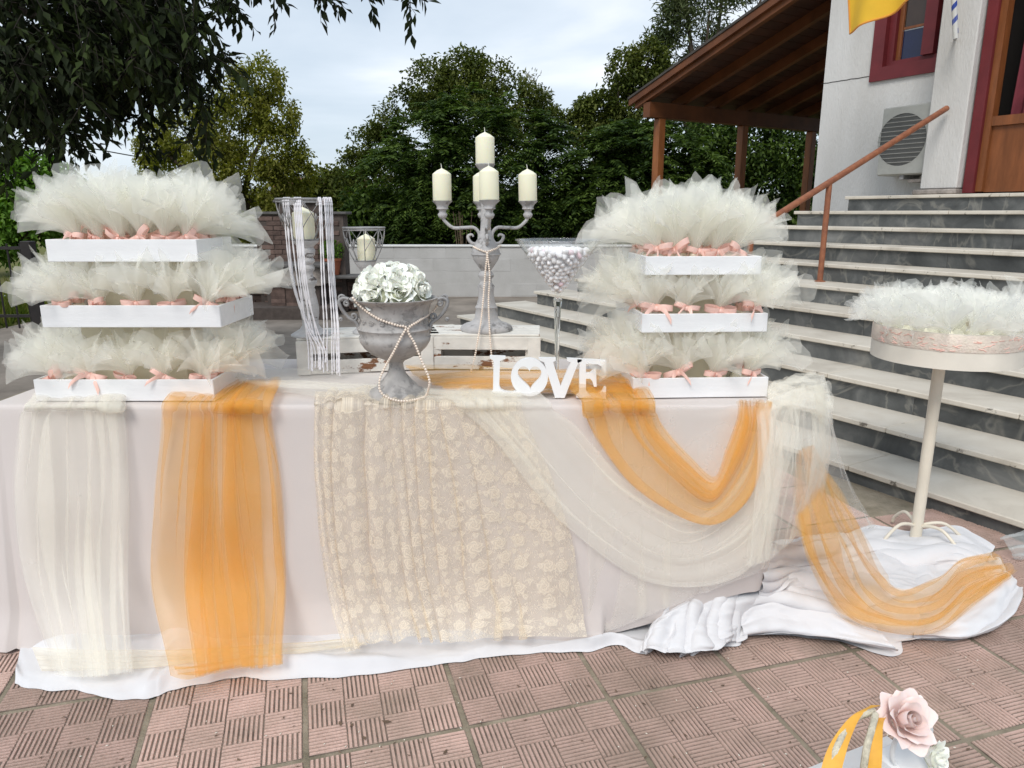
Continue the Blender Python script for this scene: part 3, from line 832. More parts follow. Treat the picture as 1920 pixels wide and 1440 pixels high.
fbx('bench_back', M['brickmortar'], (-1.15, .09, 0), (-.62, .2, .479)); fbx('bench_back', M['brickmortar'], (.62, .09, 0), (.9, .2, .479))

# ---- left iron fence
fe = empty('iron_fence', (-6.3, 8.9, 0), 0, 'black iron bar fence at the left edge of the yard', 'fence')
for k in range(13):
    MB().tube([(-1.6 + k * .16, 0, -.03), (-1.6 + k * .16, 0, 1.02)], .011, 6).build('bar', M['fence'], fe)
for z in (.12, .95): MB().box((-1.75, -.015, z), (.40, .015, z + .035)).build('fence_rail', M['fence'], fe)
fbp = MB().cbox((.36, -.06, -.03), (.48, .06, 1.05), .006).build('fence_post', M['fence'], fe)

# ---- far things: cart, small house, utility pole and cable
cart = empty('wooden_trailer', aty(655, 440, 23.0), 0, 'reddish slatted wooden farm trailer beyond the low wall', 'trailer')
cart.location.z = .33
for k in range(16):
    MB().box((-.62 + k * .112, -.02, .22), (-.62 + k * .112 + .095, .0, 1.06 - .05 * (k > 8))).build('board', M['cartwood'], cart)
MB().box((-.66, .001, .15), (1.2, 1.4, .22)).build('bed', M['cartwood'], cart)
for x in (-.64, .25, 1.16): MB().box((x, -.045, .15), (x + .05, -.021, 1.12)).build('stake', M['cartwood'], cart)
for x in (-.2, .35):
    w = MB().lathe([(.05, -.06), (.2, -.06), (.22, -.04), (.22, .04), (.2, .06), (.05, .06)], 16).build('wheel', M['fence'], cart, loc=(x, .1, .12), rot=(R(90), 0, 0))
hs_ = empty('small_house', aty(630, 395, 42.0), 0, 'small pink rendered house with clay roof far behind the trees', 'house')
hs_.location.z = field_z(0, 42) - .1
MB().box((-3.4, 0, 0), (1.2, 4, 1.9)).build('wall', M['house'], hs_)
MB().add([(-3.8, -.4, 1.7), (1.6, -.4, 1.7), (1.6, 2, 3.0), (-3.8, 2, 3.0), (-3.8, 4.4, 1.7), (1.6, 4.4, 1.7)], [(0,1,2,3), (3,2,5,4), (0,3,4), (1,5,2), (0,4,5,1)]).build('roof', M['rooftile'], hs_)
MB().box((-2.2, -.03, .6), (-1.4, -.001, 1.4)).build('window', M['dark'], hs_)
up = empty('utility_pole', aty(98, 330, 32.0), 0, 'thin brown utility pole at far left behind the shrubs', 'pole')
up.location.z = 0
topz = aty(98, 236, 32.0)[2]
MB().tube([(0, 0, -.2), (0, 0, topz)], [.13, .09], 10).build('pole_shaft', M['stem'], up, auto=50)
MB().box((-.6, -.05, topz - .45), (.6, .05, topz - .35)).build('cross_arm', M['stem'], up)
pA = aty(98, 264, 32.0); pB = aty(640, 338, 60.0); cb = MB()
cpts = [pA * (1 - t) + pB * t + np.array([0, 0, -1.0 * 4 * t * (1 - t) * .35]) for t in np.linspace(0, 1, 30)]
tag(cb.tube(cpts, .028, 5).build('overhead_cable', M['cable']), 'black overhead cable running from the utility pole behind the yellow-green tree', 'cable')

# ================================================================== TREES
def rand_unit(n):
    v = rng.normal(size=(n, 3)); return v / np.linalg.norm(v, axis=1)[:, None]
def leaf_quads(P, D, L, W, bend=.25, spin=None):
    """P base points, D unit directions, L lengths, W widths -> folded diamond leaves (2 tris each side)"""
    n = len(P)
    up = np.tile(np.array([0, 0, 1.0]), (n, 1)) + rng.normal(scale=.45, size=(n, 3))
    S = np.cross(D, up); S /= np.linalg.norm(S, axis=1)[:, None] + 1e-9
    Nn = np.cross(S, D)
    L = np.asarray(L).reshape(-1, 1) * np.ones((n, 1)); W = np.asarray(W).reshape(-1, 1) * np.ones((n, 1))
    a = P; b = P + D * L * .5 + S * W * .5 + Nn * W * bend; c = P + D * L - Nn * L * .12; d = P + D * L * .5 - S * W * .5 + Nn * W * bend
    V = np.stack([a, b, c, d], 1).reshape(-1, 3)
    i = np.arange(n)[:, None] * 4
    F = np.concatenate([i + np.array([0, 1, 2]), i + np.array([0, 2, 3])], 1).reshape(-1, 3)
    return V, F
def px_blobs(lst, Y, depth=1.0, jitter=.0):
    """(px, py, radius px[, dy]) circles standing at distance Y -> ellipsoids"""
    out = []
    for b in lst:
        dy = b[3] if len(b) > 3 else 0.0
        c = aty(b[0], b[1], Y + dy); r = b[2] * scale_at(Y + dy, c[2])
        out.append((c, np.array([r, r * depth, r])))
    return out
def crown_points(blobs, n, shell=.55, gap=.0, gscale=1.2, seed=0.0):
    vol = np.array([r.prod() ** (2/3) for _, r in blobs]); pr = vol / vol.sum()
    pts = []
    for (c, r), k in zip(blobs, rng.multinomial(n, pr)):
        u = rand_unit(k); rad = shell + (1 - shell) * rng.random(k) ** .7
        p = c + u * rad[:, None] * r
        if gap > -1:
            keep = np.array([fnoise(q[0] * gscale + seed, q[1] * gscale, q[2] * gscale) > gap for q in p], bool) if k else np.zeros(0, bool)
            p, u = p[keep], u[keep]
        pts.append((p, u))
    return np.concatenate([a for a, _ in pts]), np.concatenate([b for _, b in pts])
def trunk_mesh(base, tips, r0, mat, parent, org, name='trunk'):
    m = MB(); base = np.array(base, float)
    fork = base + np.array([0, 0, 1]) * max(.4, (np.mean([t[2] for t in tips]) - base[2]) * .45)
    m.tube([base - org, (base + fork) / 2 + rng.normal(scale=.05, size=3) - org, fork - org], [r0, r0 * .85, r0 * .7], 9)
    for t in tips:
        t = np.array(t); mid = (fork + t) / 2 + rng.normal(scale=.12, size=3) + np.array([0, 0, .1])
        m.tube([fork - org, mid - org, t - org], [r0 * .5, r0 * .3, r0 * .1], 6)
    return m.build(name, mat, parent, smooth=True)
def tree(name, label, blobs, n, L, W, mat, gap=-.12, gscale=1.1, droop=.35, shell=.5, group='trees behind the wall', base_z=0.1, r0=.16, cluster=5):
    cs = np.array([c for c, _ in blobs]); base = np.array([cs[:, 0].mean(), cs[:, 1].mean(), base_z])
    o = empty(name, base, 0, label, 'tree', group)
    P, U = crown_points(blobs, n // cluster, shell, gap, gscale, seed=rng.random() * 50)
    k = len(P)
    P = np.repeat(P, cluster, 0) + rng.normal(scale=L * .55, size=(k * cluster, 3)); U = np.repeat(U, cluster, 0)
    D = U * .5 + rng.normal(scale=.75, size=U.shape) + np.array([0, 0, -droop]); D /= np.linalg.norm(D, axis=1)[:, None]
    ll = L * rng.uniform(.6, 1.35, len(P)); ww = W * rng.uniform(.7, 1.3, len(P))
    V, F = leaf_quads(P - base, D, ll, ww)
    link('crown', raw_mesh('crown', V, F, mat), o)
    idx = rng.choice(len(cs), min(len(cs), 7), replace=False)
    trunk_mesh(base + np.array([0, 0, -.3]), cs[idx], r0, M['bark'], o, base)
    return o
def pinnate(name, label, blobs, n_ros, mat, rl=.55, group='trees behind the wall', base_z=.1, gap=-.2, fr=7, leaflets=8, r0=.15):
    """crown of rosettes of long feathered leaves (tree of heaven look)"""
    cs = np.array([c for c, _ in blobs]); base = np.array([cs[:, 0].mean(), cs[:, 1].mean(), base_z])
    o = empty(name, base, 0, label, 'tree', group)
    P, U = crown_points(blobs, n_ros, .72, gap, .8, seed=rng.random() * 50)
    PP = []; DD = []; LL = []
    for p, u in zip(P, U):
        tip = u * .7 + np.array([0, 0, .75]); tip /= np.linalg.norm(tip)
        rlen = rl * rng.uniform(.7, 1.2)
        for k in range(fr):
            d = rng.normal(size=3); d -= tip * (d @ tip); d /= np.linalg.norm(d) + 1e-9
            d = d + tip * rng.uniform(.1, .9); d /= np.linalg.norm(d)
            side = np.cross(d, [0, 0, 1.0]); side /= np.linalg.norm(side) + 1e-9
            for q in range(leaflets):
                t = (q + 1.2) / (leaflets + .5); pos = p + d * rlen * t + np.array([0, 0, -.38 * rlen * t * t])
                for sgn in (-1, 1):
                    ld = side * sgn + d * .45 + np.array([0, 0, -.35]); PP.append(pos); DD.append(ld / np.linalg.norm(ld)); LL.append(rlen * .33 * (1 - .35 * t))
    V, F = leaf_quads(np.array(PP) - base, np.array(DD), np.array(LL), np.array(LL) * .36, .12)
    link('crown', raw_mesh('crown', V, F, mat), o)
    idx = rng.choice(len(cs), min(len(cs), 6), replace=False)
    trunk_mesh(base + np.array([0, 0, -.3]), cs[idx], r0, M['bark'], o, base)
    return o

# yellow-green tree left of centre
tree('poplar_tree', 'tall yellow-green tree left of centre behind the low wall',
     px_blobs([(485, 155, 52), (455, 190, 55), (520, 215, 42), (430, 245, 68), (510, 280, 62), (350, 260, 70, .6), (320, 320, 62, .6), (400, 320, 75), (480, 350, 75), (548, 330, 44), (360, 390, 70), (450, 415, 75), (545, 400, 52), (290, 270, 40, .8), (570, 300, 22), (300, 390, 60)], 21, 1.0),
     60000, .115, .06, M['leaf_yel'], gap=-.10, gscale=1.5, droop=.5, r0=.22)
# centre: olive-green round tree behind, feathery darker trees in front
tree('round_tree', 'rounded olive-green tree rising behind the candelabra',
     px_blobs([(870, 150, 55), (810, 165, 58), (930, 175, 62), (770, 195, 42), (985, 205, 50), (720, 225, 34), (690, 275, 44), (665, 320, 40), (880, 220, 90), (1030, 235, 40), (895, 118, 22), (680, 370, 46), (730, 300, 55), (960, 260, 70)], 22, .9),
     48000, .12, .062, M['leaf_mid'], gap=-.12, gscale=1.7, r0=.2)
pinnate('feathery_tree', 'dense dark feathery-leaved tree just behind the candelabra',
        px_blobs([(800, 270, 72), (880, 250, 75), (960, 265, 72), (1030, 290, 55), (760, 330, 70), (850, 340, 85), (950, 350, 85), (1040, 360, 60), (800, 400, 70), (900, 415, 75), (1000, 410, 70)], 18.5, .9),
        560, M['leaf_dark'], gap=-.3)
tree('dark_tree', 'dark undergrowth tree filling the shade below the round tree',
     px_blobs([(700, 400, 55), (760, 420, 60), (850, 420, 60), (940, 430, 55), (1040, 420, 60), (670, 430, 36), (1090, 400, 55)], 19.6, .8), 15000, .17, .10, M['leaf_dark'], gap=-.4, r0=.12)
tree('pale_tree', 'small pale grey-leaved treetop at the right of the round tree',
     px_blobs([(995, 160, 22), (1005, 185, 24), (980, 190, 18)], 25, 1.0), 1800, .16, .05, M['leaf_dry'], gap=-.1, droop=-.8, r0=.08)
# right-hand trees behind the porch
tree('leafy_tree', 'dark green tree standing left of the porch eave',
     px_blobs([(1180, 140, 45), (1215, 110, 38), (1150, 200, 46), (1110, 240, 50), (1200, 220, 60), (1160, 160, 30), (1240, 160, 40), (1100, 210, 26), (1170, 260, 60)], 22, .9), 34000, .13, .07, M['leaf_mid'], gap=-.08, gscale=1.8, r0=.2)
pinnate('feathery_tree', 'broad feathery-leaved tree right of centre below the porch eave',
        px_blobs([(1110, 300, 52), (1170, 300, 70), (1240, 290, 60), (1130, 370, 62), (1210, 370, 75), (1280, 320, 60), (1290, 390, 60), (1170, 410, 60)], 18, .9),
        400, M['leaf_dark'], gap=-.45)
tree('pine_tree', 'tall blue-green pine rising behind the porch roof',
     px_blobs([(1330, 20, 70), (1270, 40, 36), (1390, 30, 60), (1290, 85, 50), (1250, 95, 26), (1350, 100, 65), (1300, 150, 40), (1230, 75, 18), (1280, -40, 50), (1360, -60, 70), (1440, -30, 50)], 24, 1.0), 20000, .26, .045, M['leaf_pine'], gap=-.02, gscale=.9, droop=-.2, r0=.26, cluster=7)
tree('shade_tree', 'dark tree in the shade beyond the porch posts',
     px_blobs([(1330, 290, 70), (1400, 280, 70), (1470, 300, 70), (1530, 300, 60), (1350, 370, 70), (1430, 370, 75), (1510, 380, 70)], 19.5, .9), 24000, .13, .07, M['leaf_dark'], gap=-.25, r0=.16)
tree('far_shrub', 'small green shrub on the hillside between the two big trees',
     px_blobs([(600, 345, 24), (625, 335, 18), (575, 380, 40), (640, 375, 30), (655, 340, 20)], 38, 1.0), 5000, .30, .16, M['leaf_mid'], gap=-.25, r0=.08)
tree('round_shrub', 'bushy green shrub at the far left behind the favours',
     px_blobs([(30, 330, 45), (75, 325, 36), (-20, 340, 50), (60, 400, 60), (120, 350, 30), (-10, 420, 70)], 15, 1.0), 12000, .13, .07, M['leaf_bush'], gap=-.3, r0=.08)
tree('hedge_shrub', 'low shrub behind the wall left of the fountain',
     px_blobs([(200, 400, 50), (280, 420, 45), (240, 380, 40), (440, 440, 26), (470, 430, 22)], 16.5, 1.0), 8000, .13, .07, M['leaf_yel'], gap=-.3, r0=.06)
# slender bare stems beside the feathery tree
bs = empty('bare_stems', aty(868, 440, 17.2), 0, 'cluster of slim bare brown stems left of the candelabra post', 'plant')
bs.location.z = .25
bm2 = MB()
for k in range(9):
    x = rng.uniform(-.25, .25); bm2.tube([(x * .5, 0, 0), (x, rng.uniform(-.1, .1), rng.uniform(.7, 1.3))], [.014, .006], 5)
bm2.build('stem', M['stem'], bs)
st2 = MB().cbox((-.45, -.2, -.2), (.45, .2, .42), .05).build('stone_block', M['slab'], loc=tuple(aty(1035, 436, 17.0)[:2]) + (.3,))
tag(st2, 'grey stone block on the grass right of the candelabra', 'stone')

# grass behind the wall
def grass(name, label, x0, x1, y0, y1, n, h0, h1, zf):
    P = np.stack([rng.uniform(x0, x1, n), rng.uniform(y0, y1, n) , np.zeros(n)], 1)
    P[:, 2] = [zf(a, b) - .02 for a, b in P[:, :2]]
    D = rng.normal(scale=.28, size=(n, 3)) + np.array([0, 0, 1.0]); D /= np.linalg.norm(D, axis=1)[:, None]
    V, F = leaf_quads(P, D, rng.uniform(h0, h1, n), rng.uniform(.012, .03, n), .1)
    o = link(name, raw_mesh(name, V, F, M['blade'])); tag(o, label, 'grass', kind='stuff'); return o
grass('grass', 'rough green grass above the low wall', -9, 6, 12.8, 22, 16000, .12, .42, field_z)
grass('verge_grass', 'green grass beyond the black fence at the left', -10.5, -6.4, 7.6, 12.3, 7000, .10, .34, lambda x, y: -.05)

# big shade tree over the left corner: trunk off to the left, leafy boughs hanging into view
sh = empty('shade_tree_boughs', (-6.6, 5.2, -.05), 0, 'large dark-leaved tree hanging its boughs over the top left', 'tree')
SHO = np.array(sh.location)
tk = MB()
tk.tube([(0, 0, -.1), (.1, .05, 1.2), (.35, .1, 2.3), (.6, .1, 2.9)], [.34, .28, .25, .2], 12)
crown0 = np.array([.6, .1, 2.9])
boughs = []
for (px, py, Y) in [(60, -60, 5.0), (200, -120, 4.8), (330, -60, 5.0), (150, 60, 5.4), (-120, 60, 4.6), (430, -110, 4.9), (620, -120, 5.0), (760, -90, 5.2), (260, 40, 5.3), (350, 60, 5.6)]:
    e_ = aty(px, py, Y) - SHO
    mid = crown0 * .45 + e_ * .55 + np.array([0, 0, .35])
    tk.tube([crown0, mid, e_], [.10, .055, .018], 7)
    boughs.append(e_)
tk.build('trunk', M['bark'], sh, smooth=True)
TW = MB(); PP = []; DD = []; LL = []
def twig(start, dirv, length, nl):
    dirv = dirv / np.linalg.norm(dirv); pts = []
    side0 = rng.normal(size=3)
    for k in range(6):
        t = k / 5; pts.append(start + dirv * length * t + np.array([0, 0, -.22 * length * t * t]))
    TW.tube([p - SHO for p in pts], [.003, .003, .0025, .002, .0018, .0012], 4, cap=False)
    pts = np.array(pts)
    for k in range(nl):
        t = (k + .6) / nl; i = min(int(t * 5), 4); p = pts[i] + (pts[i+1] - pts[i]) * (t * 5 - i)
        tg = pts[i+1] - pts[i]; tg /= np.linalg.norm(tg)
        sd_ = rng.normal(size=3); sd_ -= tg * (sd_ @ tg); sd_ /= np.linalg.norm(sd_) + 1e-9
        d = tg * .75 + sd_ * .75 + np.array([0, 0, -.25]); PP.append(p - SHO); DD.append(d / np.linalg.norm(d)); LL.append(rng.uniform(.065, .115))
zones = [  # px, py, r, weight, Y range
    (60, 40, 110, 90, 4.6, 6.2), (180, 60, 110, 90, 4.6, 6.2), (270, 70, 90, 80, 4.6, 6.2), (110, 130, 100, 80, 4.6, 6.0), (40, 180, 75, 45, 4.6, 6.0),
    (250, 145, 65, 40, 4.8, 6.0), (340, 60, 55, 42, 4.8, 6.0), (335, 125, 45, 20, 4.9, 6.0), (150, 190, 55, 26, 4.8, 5.8), (60, 240, 50, 16, 4.6, 5.6), (15, 275, 40, 7, 4.6, 5.4),
    (130, 255, 35, 9, 4.8, 5.6), (375, 190, 30, 9, 5.0, 5.8), (365, 240, 24, 5, 5.0, 5.6), (285, 210, 38, 8, 5.0, 5.8), (275, 260, 22, 3, 5.0, 5.6), (400, 110, 30, 10, 5.0, 5.8), (-60, 120, 110, 60, 4.4, 6.0), (150, -30, 140, 70, 4.6, 6.4), (350, -30, 80, 40, 4.8, 6.2),
    (220, 20, 120, 90, 5.2, 6.6), (-260, 20, 150, 80, 4.4, 6.2), (-430, 40, 170, 80, 4.4, 6.4), (-150, -160, 170, 70, 4.6, 6.4), (-420, -160, 180, 70, 4.6, 6.4), (100, -190, 150, 60, 4.8, 6.4), (-620, 0, 160, 60, 4.6, 6.2), (90, 90, 120, 90, 5.2, 6.6), (420, -10, 40, 10, 5.0, 5.6), (520, -12, 26, 5, 5.0, 5.6), (600, -16, 22, 4, 5.0, 5.6), (690, -18, 26, 4, 5.0, 5.5), (760, -16, 18, 3, 5.0, 5.4)]
for (px, py, r, w, y0, y1) in zones:
    for k in range(int(w * 1.0)):
        a = rng.uniform(0, 2 * math.pi); q = r * math.sqrt(rng.random())
        p = aty(px + q * math.cos(a), py + q * math.sin(a), rng.uniform(y0, y1))
        d = np.array([rng.normal(.25, .5), rng.normal(-.1, .5), rng.normal(-.45, .35)])
        twig(p - d / np.linalg.norm(d) * .1, d, rng.uniform(.18, .34), int(rng.integers(8, 13)))
TW.build('twigs', M['twig'], sh, smooth=True)['kind'] = 'stuff'
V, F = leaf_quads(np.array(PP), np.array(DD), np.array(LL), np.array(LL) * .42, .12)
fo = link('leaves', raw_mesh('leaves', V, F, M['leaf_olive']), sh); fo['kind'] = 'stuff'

# ================================================================== TABLE AND CLOTHS
TZ, YF, XL, XR, YB = .80, 2.157, -1.635, .83, 2.90
tb = empty('table', ((XL + XR) / 2, (YF + YB) / 2, 0), 0, 'long folding table hidden under the white tablecloth', 'table')
hx, hy = (XR - XL) / 2, (YB - YF) / 2
MB().cbox((-hx + .02, -hy + .02, TZ - .035), (hx - .02, hy - .02, TZ - .004), .004).build('table_top', M['table'], tb)
for sx in (-1, 1):
    for sy in (-1, 1):
        MB().tube([(sx * (hx - .15), sy * (hy - .08), 0), (sx * (hx - .15), sy * (hy - .08), TZ - .036)], .016, 8).build('leg', M['iron'], tb)

def smooth01(t): t = min(1, max(0, t)); return t * t * (3 - 2 * t)
def hem_z(x):            # the hem rides up towards the right-hand end
    return .012 + .15 * smooth01((x - .22) / .60) ** 1.2
def make_tablecloth():
    per = []
    rc = .035
    def seg(p, q, n):
        for k in range(n): per.append(np.array(p) + (np.array(q) - np.array(p)) * k / n)
    def arc(c, a0, a1, n):
        for k in range(n):
            a = a0 + (a1 - a0) * k / n; per.append(np.array(c) + rc * np.array([math.cos(a), math.sin(a)]))
    pi = math.pi
    seg((XL + rc, YF), (XR - rc, YF), 260); arc((XR - rc, YF + rc), -pi/2, 0, 14); seg((XR, YF + rc), (XR, YB - rc), 60); arc((XR - rc, YB - rc), 0, pi/2, 10)
    seg((XR - rc, YB), (XL + rc, YB), 90); arc((XL + rc, YB - rc), pi/2, pi, 10); seg((XL, YB - rc), (XL, YF + rc), 60); arc((XL + rc, YF + rc), pi, 1.5*pi, 14)
    P = np.array(per); n = len(P)
    T = np.roll(P, -1, 0) - np.roll(P, 1, 0); T /= np.linalg.norm(T, axis=1)[:, None]; NO = np.stack([T[:, 1], -T[:, 0]], 1)
    arcl = np.cumsum(np.linalg.norm(np.roll(P, -1, 0) - P, axis=1))
    cen = np.array([(XL + XR) / 2, (YF + YB) / 2])
    rows = []
    for f in (.2, .5, .8, .95):
        rows.append([(c[0], c[1], TZ + .0015 * fnoise(c[0] * 5, c[1] * 5)) for c in (cen + (P - cen) * f)])
    for off, z in ((-.014, TZ), (-.005, TZ - .002), (-.0005, TZ - .007), (.002, TZ - .015)):
        rows.append([(P[i][0] + NO[i][0] * off, P[i][1] + NO[i][1] * off, z) for i in range(n)])
    vs_ = np.linspace(0, 1, 26)[1:]
    for v in vs_:
        row = []
        for i in range(n):
            x, y = P[i]; hz = hem_z(x) if y < YF + .3 else (.012 if x < 0 else hem_z(x))
            z = (TZ - .015) * (1 - v) + hz * v
            u = arcl[i]
            corner = max(0, 1 - min(abs(x - XL), .25) / .25) * max(0, 1 - min(abs(y - YF), .25) / .25) + .25 * max(0, 1 - min(abs(x - XR), .25) / .25) * max(0, 1 - min(abs(y - YF), .25) / .25)
            fold = .020 * fnoise(u * 3.1, .3 + v * .4) + .013 * fnoise(u * 8.0, 5.0 + v * 1.2) + corner * .03 * math.sin(u * 26)
            off = .002 + v * (.012 + fold * 1.2) + (.07 if x < .3 else -.03) * max(0, v - .86) / .14 * (.5 + .5 * fnoise(u * 2.2, 9.0)) + corner * .05 * v
            row.append((x + NO[i][0] * off, y + NO[i][1] * off, z))
        rows.append(row)
    m = MB().grid(np.array(rows), closed_u=True)
    m.add([(cen[0], cen[1], TZ)], [])
    c = len(m.v) - 1
    for i in range(n): m.f.append((c, (i + 1) % n, i)); m.m.append(0)
    o = m.build('tablecloth', M['cloth'], smooth=True)
    return tag(o, 'white linen tablecloth covering the long table down to the ground', 'tablecloth')
make_tablecloth()

def P3(g):
    px, py, mode, val = g
    if mode == 'f': return aty(px, py, YF - val)
    if mode == 'y': return aty(px, py, val)
    if mode == 't': return atz(px, py, TZ + val)
    return atz(px, py, val)
def drape(name, label, cat, guides, mat, nu=90, nv=70, n=5, A=.9, B=.012, ph=0.0, wob=.006, group=None, uvw=None, spread=1.0, parent=None, gath=.62, nfreq=5.0, layers=1, shear=.35, ragged=.03):
    """cloth through guide lines (s = across guides, t = along); folds overlap each other like gathered net"""
    GL = np.array([crom([P3(g) for g in gl], nv) for gl in guides])           # K x nv x 3
    K = len(GL)
    S = np.linspace(0, 1, nu)
    out = np.zeros((nv, nu, 3))
    base = np.zeros((nv, 81, 3))
    for j in range(nv):
        base[j] = crom(GL[:, j], 81) if K > 2 else np.array([GL[0, j] * (1 - q) + GL[1, j] * q for q in np.linspace(0, 1, 81)])
    # normals turned towards the viewer's side / up
    dt = np.gradient(base, axis=0); ds = np.gradient(base, axis=1); NN = np.cross(dt, ds); NN /= np.linalg.norm(NN, axis=2)[..., None] + 1e-9
    sgn = np.sign(NN @ np.array([0, -1, .8])); sgn[sgn == 0] = 1; NN *= sgn[..., None]
    m = MB()
    for li in range(layers):
        ph_ = ph + 2.37 * li; sh_ = shear * (1 if li % 2 == 0 else -1) * (1 + .5 * fnoise(ph_, 3.3)); lift = li * .004
        for j in range(nv):
            t = j / (nv - 1)
            for i, s in enumerate(S):
                sw = s + .10 * math.sin(6.28 * (s * 1.15 + .13 * ph_)) * min(1, 6 * min(s, 1 - s))
                w = 2 * math.pi * (n * sw + sh_ * t + .55 * fnoise(s * n * .7 + ph_, t * 1.3, ph_) + .16 * fnoise(s * 9, t * 5, ph_)) + ph_
                edge = min(1, min(s, 1 - s) * 8)
                am = max(.05, gath + 1.25 * fnoise(s * n * .8 + ph_ * 3, ph_, t * 1.6))
                s2 = s + edge * A * am / (2 * math.pi * n) * math.sin(w) * 1.3
                inset = ragged * (.5 + fnoise(t * 7, ph_ * 2, 1.0 if s < .5 else 6.0))
                s2 = min(1, max(0, inset + s2 * (1 - 2 * inset)))
                k = s2 * 80; i0 = min(int(k), 79); f = k - i0
                p = base[j, i0] * (1 - f) + base[j, i0 + 1] * f; nn = NN[j, i0]
                h = lift + B * am * (1 + math.cos(w)) + wob * (.5 + fnoise(s * nfreq + ph_, t * nfreq, 7.7)) + B * .5 * max(0, fnoise(s * 14 + ph_, t * 11, 2.2))
                out[j, i] = p + nn * h
        m.grid(out)
    if uvw:
        L_ = np.concatenate([[0], np.cumsum(np.linalg.norm(np.diff(GL[K // 2], axis=0), axis=1))])
        m.uv = [(.5 * s * uvw + .62 * out[j, i, 0], L_[j]) for j in range(nv) for i, s in enumerate(S)]
    o = m.build(name, mat, parent, smooth=True)
    if label: tag(o, label, cat, group)
    return o

# -- white sheet lying on the ground along the front
def ridged(p, f, seed, ax=(1, 1)):
    return (1 - abs(fnoise(p[0] * f * ax[0] + seed, p[1] * f * ax[1], seed)) * 2)
def ground_sheet():
    front = [(28, 1282), (60, 1292), (140, 1300), (200, 1307), (275, 1312), (320, 1296), (400, 1282), (470, 1270), (520, 1276), (640, 1270), (740, 1262), (830, 1245), (900, 1236), (1000, 1226), (1100, 1224), (1160, 1210), (1205, 1228), (1240, 1215)]
    back = [(50, 1175), (70, 1180), (120, 1184), (200, 1190), (290, 1190), (340, 1190), (420, 1190), (490, 1190), (560, 1190), (650, 1190), (740, 1190), (830, 1188), (900, 1186), (1000, 1184), (1090, 1182), (1140, 1178), (1190, 1170), (1230, 1160)]
    A_ = crom([atz(p[0], p[1], 0.0) for p in front], 420); B_ = crom([atz(p[0], p[1], 0.0) for p in back], 420)
    rows = []
    ns = 34
    for j in range(ns):
        s = j / (ns - 1); row = []
        for i in range(420):
            u = i / 419 * 2.3
            p = A_[i] * (1 - s) + B_[i] * s
            e = smooth01(s * 5)
            f1 = max(0, math.sin(s * 9 + 5 * fnoise(u * 1.6, 1.0) + 2 * fnoise(u * 4, s * 2, 3.0)))
            f2 = max(0, ridged((u, s * .25), 3.0, 4.4) - .35)
            z = .003 + e * (.010 + .016 * f1 + .020 * f2) + .010 * s + .002 * fnoise(u * 16, s * 6)
            sc_ = .02 * fnoise(u * 5.5, 2.0) * (1 - s) + .009 * fnoise(u * 17, 8.0) * (1 - s)
            row.append((p[0], p[1] + sc_, z))
        rows.append(row)
    m = MB().grid(np.array(rows))
    return tag(m.build('ground_sheet', M['sheet'], smooth=True), 'white sheet bunched on the tiles along the front of the table', 'sheet')
ground_sheet()

DEFER = []
def cloth_heap(name, label, outline, cen, hmax, seed, mat, nr=46, na=260, fr=7.0, power=.7):
    O3 = [atz(p[0], p[1], 0.0)[:2] for p in outline]; C = atz(cen[0], cen[1], 0.0)[:2]
    O3 = np.array(O3 + [O3[0]])
    B = crom([(q[0], q[1], 0) for q in O3], na + 1)[:-1, :2]
    rows = []
    for j in range(nr):
        f = j / (nr - 1); row = []
        for i in range(na):
            p = C + (B[i] - C) * f
            if f > .85:
                a = i / na * 2 * math.pi; p = p + (B[i] - C) * .04 * fnoise(3 * math.cos(a) + seed, 3 * math.sin(a), seed) * (f - .85) / .15
            e = smooth01((1 - f) * 4.5)
            q = np.array(p); wq = q + .12 * np.array([fnoise(q[0] * 3, q[1] * 3, seed), fnoise(q[0] * 3, q[1] * 3, seed + 9)])
            r1 = max(0, ridged(wq, fr * .5, seed + 1.3, (.8, 1.5)) - .1); r2 = max(0, ridged(wq, fr, seed + 4.1, (1, .6)) - .25); r3 = max(0, ridged(wq + .03 * np.array([fnoise(q[0] * 9, q[1] * 9, 1.0), fnoise(q[0] * 9, q[1] * 9, 5.0)]), fr * 2.3, seed + 6.6, (.7, 1.3)) - .2)
            z = .004 + e * hmax * ((1 - f ** 2) ** power * .35 + .45 * r1 ** 1.3 + .30 * r2 + .13 * r3) + .002 * fnoise(q[0] * 30, q[1] * 30)
            row.append((p[0], p[1], z))
        rows.append(row)
    m = MB().grid(np.array(rows), closed_u=True)
    return tag(m.build(name, mat, smooth=True), label, 'sheet')
cloth_heap('white_sheet', 'white sheet spread around the foot of the round favour stand',
           [(1500, 1010), (1560, 1000), (1600, 1000), (1640, 986), (1720, 1002), (1790, 1000), (1850, 1020), (1866, 1060), (1880, 1090), (1908, 1112), (1895, 1150), (1860, 1180), (1800, 1200), (1700, 1200), (1690, 1222), (1660, 1230), (1590, 1210), (1500, 1196), (1450, 1180), (1440, 1100), (1460, 1040)],
           (1660, 1090), .055, 3.3, M['sheet'], fr=5.0)
cloth_heap('crumpled_sheet', 'crumpled knot of white sheet at the right end of the tablecloth hem',
           [(1190, 1185), (1215, 1150), (1260, 1115), (1340, 1095), (1440, 1050), (1500, 1060), (1555, 1110), (1560, 1160), (1500, 1190), (1400, 1192), (1385, 1212), (1330, 1214), (1300, 1232), (1285, 1222), (1240, 1218)],
           (1370, 1140), .13, 8.1, M['sheet'], fr=6.5, power=.9)
